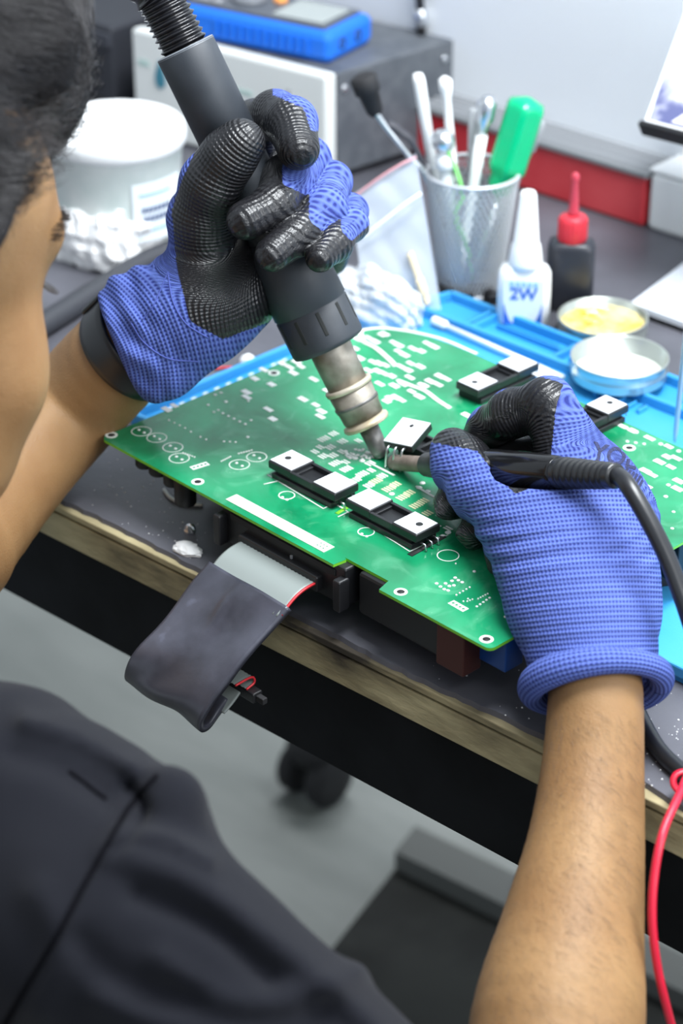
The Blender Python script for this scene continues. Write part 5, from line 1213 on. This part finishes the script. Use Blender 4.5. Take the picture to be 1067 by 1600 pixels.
# ================================================================== GLOVES
def glove_mat(name):
    m = mat(name, (.05, .09, .4), .8, spec=.3); nt = m.node_tree; B = BS(m)
    at = lambda n_: (lambda a: (setattr(a, 'attribute_name', n_), a)[1])(N(m, 'ShaderNodeAttribute')).outputs['Fac']
    s, w, c = at('row'), at('stitch'), at('coat')
    def mth(op, a, b=None, c_=None, cl=False):
        n_ = N(m, 'ShaderNodeMath'); n_.operation = op; n_.use_clamp = cl
        for i, v in enumerate((a, b, c_)):
            if v is None: continue
            if isinstance(v, (int, float)): n_.inputs[i].default_value = v
            else: LK(m, v, n_.inputs[i])
        return n_.outputs[0]
    tp = 2 * math.pi
    cs = mth('COSINE', mth('MULTIPLY', s, tp)); cw = mth('COSINE', mth('MULTIPLY', w, tp))
    ridge = mth('MULTIPLY_ADD', cs, .5, .5)                                   # 1 on a row, 0 between rows
    dots = mth('MULTIPLY', mth('SUBTRACT', 1, ridge), mth('MULTIPLY_ADD', cw, .5, .5))
    # knit colour
    tc_ = N(m, 'ShaderNodeTexCoord'); nz = N(m, 'ShaderNodeTexNoise'); nz.inputs['Scale'].default_value = 35; LK(m, tc_.outputs['Object'], nz.inputs['Vector'])
    band = N(m, 'ShaderNodeTexNoise'); band.noise_dimensions = '1D'; band.inputs['Scale'].default_value = .45; LK(m, s, band.inputs['W'])
    f1 = mth('MULTIPLY', dots, 1.0, None, True)
    f1 = mth('ADD', f1, mth('MULTIPLY', mth('SUBTRACT', 1, ridge), .25), None, True)
    mc = N(m, 'ShaderNodeMix'); mc.data_type = 'RGBA'; LK(m, f1, mc.inputs[0]); mc.inputs[6].default_value = (.098, .148, .44, 1); mc.inputs[7].default_value = (.018, .028, .17, 1)
    hs = N(m, 'ShaderNodeHueSaturation'); LK(m, mc.outputs[2], hs.inputs['Color']); LK(m, mth('MULTIPLY_ADD', band.outputs['Fac'], .9, .55), hs.inputs['Value'])
    # coat edge made ragged by the knit
    n4 = N(m, 'ShaderNodeTexNoise'); n4.inputs['Scale'].default_value = 160; LK(m, tc_.outputs['Object'], n4.inputs['Vector'])
    cf = mth('ADD', c, mth('MULTIPLY', mth('SUBTRACT', ridge, .5), .22)); cf = mth('ADD', cf, mth('MULTIPLY', mth('SUBTRACT', n4.outputs[0], .5), .5))
    cf = mth('MULTIPLY_ADD', mth('SUBTRACT', cf, .5), 7, .5, True)
    mk_ = N(m, 'ShaderNodeMix'); mk_.data_type = 'RGBA'; LK(m, cf, mk_.inputs[0]); LK(m, hs.outputs[0], mk_.inputs[6]); mk_.inputs[7].default_value = (.010, .010, .012, 1)
    LK(m, mk_.outputs[2], B.inputs['Base Color'])
    rr = mth('MULTIPLY_ADD', cf, -.50, .82); LK(m, rr, B.inputs['Roughness'])
    LK(m, mth('MULTIPLY_ADD', cf, .3, .25), B.inputs['Specular IOR Level'])
    hgt = mth('ADD', ridge, mth('MULTIPLY', cw, .22)); n5 = N(m, 'ShaderNodeTexNoise'); n5.inputs['Scale'].default_value = 700; LK(m, tc_.outputs['Object'], n5.inputs['Vector'])
    hgt = mth('ADD', hgt, mth('MULTIPLY', n5.outputs[0], .9)); hgt = mth('ADD', hgt, mth('MULTIPLY', nz.outputs[0], 2.5))
    bp = N(m, 'ShaderNodeBump'); bp.inputs['Strength'].default_value = 1.0; bp.inputs['Distance'].default_value = .00042; LK(m, hgt, bp.inputs['Height']); LK(m, bp.outputs[0], B.inputs['Normal'])
    return m
M['glove'] = glove_mat('knit_glove')
ROW, STI = .00245, .0022
def knit_attrs(me, V, chains, coat_f, row=ROW, sti=STI, polar=None):
    """chains: list of (prims, start length); rows run round each digit, stitches along them"""
    n = len(V); best = np.full(n, 1e9); S = np.zeros(n); Wt = np.zeros(n); ds = []; ss = []; wsx = []
    for ch_ in chains:
        pr, s0 = ch_[:2]; sc = ch_[2] if len(ch_) > 2 else 1.0; acc = s0
        for p in pr:
            a, b = p[1].astype(float), p[2].astype(float); d = b - a; L = np.linalg.norm(d); d /= L
            dist = pd(p, V); t = (V - a) @ d; s_ = acc + np.clip(t, -.02, L + .02)
            n0 = nrm(np.cross(d, F_)); n1 = np.cross(d, n0); rel = V - a
            ang = np.arctan2(rel @ n0, -(rel @ F_) ); r_ = (p[3] + p[4]) / 2
            ds.append(dist); ss.append(s_ * sc); wsx.append(ang * r_); acc += L
    D = np.array(ds); Sx = np.array(ss); Wx = np.array(wsx); mn = D.min(0); w = np.exp(-(D - mn) / .003)
    if polar is not None:
        pc, ix_, rr_ = polar; q = V - pc; x = q @ R_; y = q @ U_; rad_ = np.hypot(x, y); Sx[ix_] = rad_; Wx[ix_] = np.arctan2(x, y) * rr_
    w /= w.sum(0)
    S = (w * Sx).sum(0); Wt = (w * Wx).sum(0)
    fattr(me, 'row', S / row); fattr(me, 'stitch', Wt / sti); fattr(me, 'coat', coat_f(V, D))

# ---- left glove: a fist round the hot air gun
KL = 1.0
thumbL = chain([(322, 430, 1.335, 50), (315, 345, 1.318, 51), (330, 285, 1.300, 47), (357, 245, 1.290, 42), (376, 224, 1.285, 39)])
indexL = chain([(402, 235, 1.385, 38), (398, 192, 1.368, 34), (430, 180, 1.335, 37), (455, 192, 1.310, 39), (466, 232, 1.292, 34)])
midL = chain([(470, 300, 1.390, 36), (480, 250, 1.350, 35), (450, 282, 1.316, 40), (430, 320, 1.297, 33), (384, 344, 1.286, 31)])
ringL = chain([(500, 350, 1.395, 34), (518, 284, 1.352, 30), (508, 325, 1.318, 32), (465, 366, 1.298, 31), (426, 397, 1.287, 28)])
litL = chain([(515, 400, 1.392, 30), (548, 330, 1.358, 25), (547, 350, 1.330, 26), (522, 380, 1.306, 27), (500, 402, 1.293, 24)])
palmL = [C((345, 430, 1.350, 62), (355, 465, 1.345, 62)), C((330, 400, 1.345, 58), (300, 330, 1.335, 36)), C((360, 470, 1.345, 55), (395, 470, 1.355, 36)), C((365, 380, 1.382, 50), (470, 330, 1.400, 46)),
         C((365, 440, 1.380, 48), (500, 395, 1.400, 40)), C((400, 240, 1.392, 36), (500, 350, 1.400, 36)), C((300, 470, 1.340, 62), (345, 440, 1.345, 62)), C((548, 345, 1.38, 20), (566, 358, 1.375, 10))]
cuffL = [C((318, 465, 1.340, 66), (285, 492, 1.345, 70)), C((285, 492, 1.345, 70), (228, 522, 1.358, 80)), C((228, 522, 1.358, 80), (190, 545, 1.372, 86)), C((322, 520, 1.345, 42), (262, 570, 1.355, 38)), C((215, 478, 1.348, 38), (240, 560, 1.350, 40)), C((262, 588, 1.345, 16), (238, 560, 1.345, 30))]
pL = uni(palmL, .014); fL = [uni(c_, .006) for c_ in (thumbL, indexL, midL, ringL, litL)]; cL = uni(cuffL, .018)
gun_c = cone(gt, gtop, RU_ * .93)
wr = [pix(Q(262, 500, 1.335)), None]
def gloveL_f(P):
    pa = smin(pL(P), cL(P), .018); d = smin(fL[0](P), pa, .012)
    for i in range(1, 5): d = smin(d, smin(fL[i](P), pa, .006), .0006)
    q = P - CAM.astype(np.float32); x = q @ R_.astype(np.float32); y = q @ U_.astype(np.float32)
    s = x * .74 + y * .67; t = -x * .67 + y * .74                               # along the wrist, across
    cw = np.clip((cL(P) * -1 + pL(P)) / .02, 0, 1) if 0 else np.clip(((-.098 - x) / .02), 0, 1)
    d = d - cw * (.0012 * np.sin(s * 420 + 1.5 * np.sin(t * 90)) + .0010 * np.sin(t * 210 + s * 120))
    end = (q @ nrm(-R_ * .90 - U_ * .38).astype(np.float32)) - float((Q(180, 530, 1.36) - CAM) @ nrm(-R_ * .90 - U_ * .38))
    d = smax(d, end, .005)
    return smax(d, -pd(gun_c, P) - .0004, .001)
lo, hi = bounds(palmL + cuffL + thumbL + indexL + midL + ringL + litL, .004)
gl, gV = mk(gloveL_f, lo, hi, .00125, 'glove', M['glove'], person)
gl['label'] = 'left glove gripping the hot air gun, fingertips and palm coated black'
def smooth01(x): return np.clip(x, 0, 1)
def coatL(V, D):
    p = pix(V); x, y, dd = p[:, 0], p[:, 1], p[:, 2]
    # main palm and thumb coat: right of a curved border down the outer side
    bx_ = np.interp(y, [120, 222, 284, 330, 415, 494, 560], [340, 312, 283, 268, 276, 294, 330])
    by_ = np.interp(x, [280, 348, 414, 470], [494, 530, 506, 470])
    c = smooth01((x - bx_) / 6 + .5) * smooth01((by_ - y) / 6 + .5)
    k = [4, 4, 4, 4, 4]; n0 = np.cumsum([0] + [len(q_) for q_ in CH_L]); near = D.argmin(0); dig = np.searchsorted(n0, near, side='right') - 1
    # backs of fingers stay blue: middle, ring, little past their coated ends
    ux = {2: (450, 1.0), 3: (492, 1.0), 4: (542, 1.0)}
    lim = {1: 1e9, 2: 452, 3: 494, 4: 543}
    out = c.copy()
    for g_ in (2, 3, 4):
        m_ = dig == g_; a = {2: (447, 290, .45, -.9), 3: (492, 352, .62, -.78), 4: (545, 372, .70, -.7)}[g_]
        # distance past a slanted line, blue on the camera-right/up side
        dl = (x - a[0]) * a[2] + (y - a[1]) * a[3]; lowedge = {2: (y - (268 + (510 - x) * .62 + 18)), 3: (y - (344 + (540 - x) * .75)), 4: (y - (360 + (568 - x) * .9))}[g_]
        blue = smooth01(dl / 6 + .5) * smooth01(-lowedge / 5 + .5) * smooth01((x - {2: 438, 3: 480, 4: 530}[g_]) / 6); out[m_] = (1 - blue)[m_]
    m_ = dig == 1; blue = smooth01(((x - 440) * .45 - (y - 150) * 1.0 + 4) / 10 + .5) * (x > 425); blue = np.maximum(blue, smooth01((x - 478 - (y - 180) * .35) / 8 + .5) * (y < 205)); out[m_] = (1 - blue)[m_]
    back = dd > 1.398; out[back] = 0
    return out
# order of chains must match the digits above
base_s = .09
CH_L = [thumbL, indexL, midL, ringL, litL, palmL, cuffL]
knit_attrs(gl.data, gV, [(thumbL, .03), (indexL, .06), (midL, .06, .56), (ringL, .06, .56), (litL, .06, .62)] + [([p], .02 + .012 * i) for i, p in enumerate(palmL)] + [([p], 0.0) for p in cuffL[:2][::-1]] + [([p], .0) for p in cuffL[2:]], coatL, polar=(Q(60, 610, 1.36), list(range(sum(len(c_) for c_ in CH_L[:5]), sum(len(c_) for c_ in CH_L))), .08))
# stitched seams round the loose cuff
gb_ = bvh_of(gl, wloc(person))
def glseam(pts, r, m__, name, bv, par, off=.0):
    P = []
    for x, y in catmull([(x, y, 0) for x, y in pts], 8)[:, :2]:
        a, nn = raycast(bv, x, y)
        if a is not None: P.append(a + nn * off)
    return MB().tube(P, r, 8).build(name, m__, par) if len(P) > 3 else None
M['bluethread'] = mat('blue_thread', (.06, .09, .34), .8)
glseam([(262, 425), (250, 455), (238, 480), (222, 500)], .0004, M['bluethread'], 'cuff_seam', gb_, gl)
glseam([(262, 425), (270, 470), (290, 505), (325, 528)], .0005, M['bluethread'], 'cuff_seam', gb_, gl)
glseam([(205, 505), (225, 535), (262, 560), (310, 565)], .0005, M['bluethread'], 'cuff_seam', gb_, gl)

# ---- wristband on the left arm
M['band'] = mat('band_rubber', (.012, .013, .015), .38)
ac = Q(214, 536, 1.370); ad = nrm(Q(114, 634, 1.41) - Q(240, 518, 1.358)); ba, bb2 = frame(ad, F_)
def band_ring(off, r, tw=0.0): return [ac + ad * (off + .003 * math.sin(u + 1)) + (r * math.cos(u)) * ba + (r * math.sin(u)) * bb2 for u in np.linspace(0, 2 * math.pi, 64, endpoint=False)]
rb = .0325; rings = []
prof = [(-.0092, 0), (-.0087, .0018), (-.005, .0024), (.005, .0024), (.0087, .0018), (.0092, 0), (.0087, -.0008), (-.0087, -.0008)]
us = np.linspace(0, 2 * math.pi, 72, endpoint=False)
band = MB().loft([[ac + ad * (o_ * 1.2 + .0) + (rb + h_) * (math.cos(u) * ba + math.sin(u) * bb2) for o_, h_ in prof] for u in us], 0, False, True, True).build('wristband', M['band'], person)
tl = ac - nrm(R_ * -.73 * -1 * -1 + U_ * -.68 * 0) * 0; up_dir = nrm(Q(131, 488, 1.37) - Q(196, 549, 1.375)); up_dir = nrm(up_dir - ad * (up_dir @ ad))
kc = ac + up_dir * (rb + .0028); sd = np.cross(ad, up_dir)
MB().loft([[kc + ad * (math.cos(u) * (.0108 + .0016 * math.cos(v))) + (sd * math.sin(u) * (.0062 + .0016 * math.cos(v))) + up_dir * .0016 * math.sin(v) for v in np.linspace(0, 2 * math.pi, 8, endpoint=False)] for u in np.linspace(0, 2 * math.pi, 28, endpoint=False)], 0, False, True, True).build('buckle', M['band'], band)
c2 = kc - up_dir * .001 + sd * .014
tailp = catmull([ac + (rb + .0030) * (math.cos(a_) * up_dir + math.sin(a_) * sd) for a_ in (-.25, .1, .45, .8, 1.2)], 6)

# ---- right glove: pinching the iron
thumbR = chain([(868, 880, 1.215, 62), (808, 812, 1.238, 56), (752, 764, 1.268, 49), (722, 728, 1.292, 45), (708, 705, 1.305, 37)])
indexR = chain([(900, 735, 1.275, 48), (880, 680, 1.272, 44), (856, 630, 1.272, 38), (800, 646, 1.290, 35), (765, 668, 1.312, 31), (745, 688, 1.325, 27)])
midR = chain([(935, 760, 1.262, 46), (890, 690, 1.290, 34), (800, 722, 1.310, 30), (714, 778, 1.292, 26), (700, 789, 1.284, 24)])
ringR = chain([(960, 800, 1.262, 44), (900, 760, 1.290, 34), (800, 810, 1.284, 31), (739, 833, 1.266, 26)])
litR = chain([(975, 850, 1.262, 40), (900, 830, 1.275, 32), (825, 864, 1.262, 29), (784, 874, 1.250, 25)])
palmR = [C((925, 1020, 1.170, 90), (905, 920, 1.190, 100)), C((905, 920, 1.190, 100), (905, 780, 1.232, 78)), C((920, 940, 1.195, 88), (955, 790, 1.245, 66)), C((925, 960, 1.195, 85), (978, 850, 1.245, 54)),
         C((870, 890, 1.215, 86), (850, 830, 1.235, 76)), C((905, 730, 1.272, 48), (930, 722, 1.268, 34)), C((870, 860, 1.25, 60), (880, 800, 1.28, 46))]
flatk = (F_, .62)
palmR = [cone(p[1] + F_ * .010, p[2] + F_ * .012, p[3], p[4], flatk) for p in palmR[:5]] + palmR[5:]
palmR += [C((928, 985, 1.178, 84), (931, 1066, 1.164, 83))]
pR = uni(palmR, .022); fR = [uni(c_, .008) for c_ in (thumbR, indexR, midR, ringR, litR)]
iron_c = cone(i0, i1, r(24.5, 1.31), r(22, 1.28))
iron_g = [cone(i0 + (i1 - i0) * .56 - F_ * k_, i1 + (i1 - i0) * .2 - F_ * k_, r(28, 1.26), r(24, 1.2)) for k_ in (.008, .018, .030)]
rn0 = nrm(U_ * .90 - R_ * .08 + F_ * .44).astype(np.float32); ro0 = Q(931, 1068, 1.166).astype(np.float32)
def gloveR_f(P):
    pa = pR(P); d = smin(fR[0](P), pa, .018)
    d = smin(d, smin(fR[1](P), pa, .014), .0008)
    for i in range(2, 5): d = smin(d, smin(fR[i](P), pa, .012), .0008)
    q = P - CAM.astype(np.float32); x = q @ R_.astype(np.float32); y = q @ U_.astype(np.float32)
    zone = np.clip(1 - np.abs(y + .015) / .028, 0, 1)                     # stretched wrinkles across the back of the hand
    d = d - zone * .0007 * np.sin(y * 620 + 22 * np.sin(x * 14 + .6))
    d = smax(d, -pd(iron_c, P) - .0003, .001)
    for g_ in iron_g: d = smax(d, -pd(g_, P), .003)
    return smax(d, -((P - ro0) @ rn0), .004)
lo, hi = bounds(palmR + thumbR + indexR + midR + ringR + litR, .004)
gr, gV2 = mk(gloveR_f, lo, hi, .00125, 'glove', M['glove'], person)
gr['label'] = 'right glove with rolled cuff, black coated finger pads pinching the iron'
def coatR(V, D):
    p = pix(V); x, y, dd = p[:, 0], p[:, 1], p[:, 2]
    e = .0006; g = np.stack([gloveR_f((V + np.array(o_)).astype(np.float32)) - gloveR_f(V.astype(np.float32)) for o_ in ((e, 0, 0), (0, e, 0), (0, 0, e))], 1)
    g /= np.linalg.norm(g, axis=1)[:, None] + 1e-9; gx, gy, gz = g @ R_, g @ U_, g @ F_
    n0 = np.cumsum([0] + [len(q_) for q_ in CH_R]); dig = np.searchsorted(n0, D.argmin(0), side='right') - 1
    c = smooth01((gz - .35) * 5)                                             # palm side, away from the camera
    # thumb: tip and the side towards the index
    line = np.interp(x, [660, 700, 745, 780, 806, 838, 862], [688, 696, 704, 748, 772, 758, 752]); t_ = smooth01((line - y) / 8 + .5)
    c = np.where(dig == 0, np.maximum(c, t_), c)
    # index: inner side dark; blue beyond a border down its back
    bx_ = np.interp(y, [580, 600, 640, 700, 760], [840, 880, 868, 862, 856]); ti = smooth01((bx_ - x) / 6 + .5) * smooth01((y - np.interp(x, [720, 760, 800, 840, 880], [672, 622, 600, 586, 596])) / 7 + .3)
    c = np.where(dig == 1, np.maximum(c, ti), c)
    c = np.where((dig >= 2) & (dig <= 4) & (x < 860), 1.0, c)
    c = np.where((dig == 5) & (x < 862) & (y < 760), np.maximum(c, ti), c)
    c = np.where((dig == 5) & (x < 830) & (y < 815) & (line > y - 2), 1.0, c)
    return c
CH_R = [thumbR, indexR, midR, ringR, litR, palmR]
S_IX = float(np.hypot((indexR[2][1] - Q(948, 1560, 1.2)) @ R_, (indexR[2][1] - Q(948, 1560, 1.2)) @ U_)) - sum(float(np.linalg.norm(p[2] - p[1])) for p in indexR[:2])
knit_attrs(gr.data, gV2, [(thumbR, .052), (indexR, S_IX), (midR, .09), (ringR, .085), (litR, .08)] + [([p], s0) for p, s0 in zip(palmR, (.0, .0305, .022, .018, .045, .088, .06, .0))], coatR, polar=(Q(948, 1560, 1.2), list(range(6)) + list(range(sum(len(c_) for c_ in CH_R[:5]), sum(len(c_) for c_ in CH_R))), .25))
# rolled cuff
ro = Q(931, 1068, 1.166); ra_ = nrm(Q(915, 960, 1.18) - Q(930, 1100, 1.158)); 
rn = nrm(U_ * .90 - R_ * .08 + F_ * .44); rx = nrm(R_ * 1.0 - U_ * .20 + F_ * .0); rx = nrm(rx - rn * (rx @ rn)); ry = np.cross(rn, rx)
Ra, Rb_, rt_ = .0335, .0305, .0066; us = np.linspace(0, 2 * math.pi, 120, endpoint=False); vs = np.linspace(0, 2 * math.pi, 28, endpoint=False); V = []; row_ = []; st_ = []
for u in us:
    rad = rx * math.cos(u) * Ra + ry * math.sin(u) * Rb_; ro_ = nrm(rad)
    th_ = rt_ * (1 + .12 * math.sin(2 * u + .5))
    for v in vs: V.append(ro + rad + ro_ * th_ * math.cos(v) + rn * th_ * 1.15 * math.sin(v)); row_.append(v / (2 * math.pi) * 19); st_.append(u * .033 / STI)
nv = len(vs); F = [[i * nv + j, i * nv + (j + 1) % nv, ((i + 1) % 120) * nv + (j + 1) % nv, ((i + 1) % 120) * nv + j] for i in range(120) for j in range(nv)]
me = np_mesh('rolled_cuff', np.array(V), np.array(F), wloc(person)); fattr(me, 'row', np.where(np.array(row_) > 9.5, 19 - np.array(row_), row_)); fattr(me, 'stitch', st_); fattr(me, 'coat', np.zeros(len(V)))
me.materials.append(M['glove']); link('rolled_cuff', me, gr, smooth=True, at=wloc(person))
# printed lettering on the back of the hand, laid onto the knit
rb_ = bvh_of(gr, wloc(person))
def print_on(s, size, px, py, ang, m__, sub=.0006):
    me = text_mesh(s, size, 0.0, .0003); P0 = Q(px, py, 1.2); ex = nrm(R_ * math.cos(ang) + U_ * math.sin(ang)); ey = nrm(np.cross(-F_, ex)) ; ey = -ey if ey @ U_ < 0 else ey
    import bmesh; bm = bmesh.new(); bm.from_mesh(me); bmesh.ops.triangulate(bm, faces=bm.faces[:]); 
    for _ in range(2): bmesh.ops.subdivide_edges(bm, edges=[e for e in bm.edges if e.calc_length() > .0012], cuts=1, use_grid_fill=False); bmesh.ops.triangulate(bm, faces=bm.faces[:])
    bad = []
    for v in bm.verts:
        p = P0 + ex * v.co.x + ey * v.co.y; h = rb_.ray_cast(Vector(CAM), Vector(nrm(p - CAM)))
        if h[0] is None: bad.append(v); continue
        v.co = Vector(np.array(h[0]) + np.array(h[1]) * .00025 - wloc(person))
    bmesh.ops.delete(bm, geom=bad, context='VERTS'); bm.to_mesh(me); me.materials.append(m__); me.name = 'printed_text'
    return link('printed_text', me, gr, at=wloc(person))
ink = noise_mix(mat('glove_ink', (.02, .025, .10), .8), (.006, .008, .03), (.03, .04, .16), 1300, .45, .70, 1)[0]
print_on('YOLL', .0125, 969, 716, math.radians(-14), ink); print_on('WORK', .0085, 992, 758, math.radians(-32), ink) if 0 else print_on('IIIIII', .0080, 988, 748, math.radians(-30), ink)

# ================================================================== TURN THE WHOLE PLACE SO THAT THE BENCH LIES ALONG X
RZ = Matrix.Rotation(YAW, 4, 'Z'); spun = set(); keepers = set()
for o in COL.objects:
    if o.type == 'MESH' and abs(o.rotation_euler.z) > 1e-6: keepers.add(o.data.name)
for o in COL.objects:
    if o.type in ('CAMERA', 'LIGHT'): continue
    o.location = RZ @ o.location
    if o.type == 'MESH':
        if o.data.name in keepers: o.rotation_euler.z += YAW
        elif o.data.name not in spun: o.data.transform(RZ); spun.add(o.data.name)
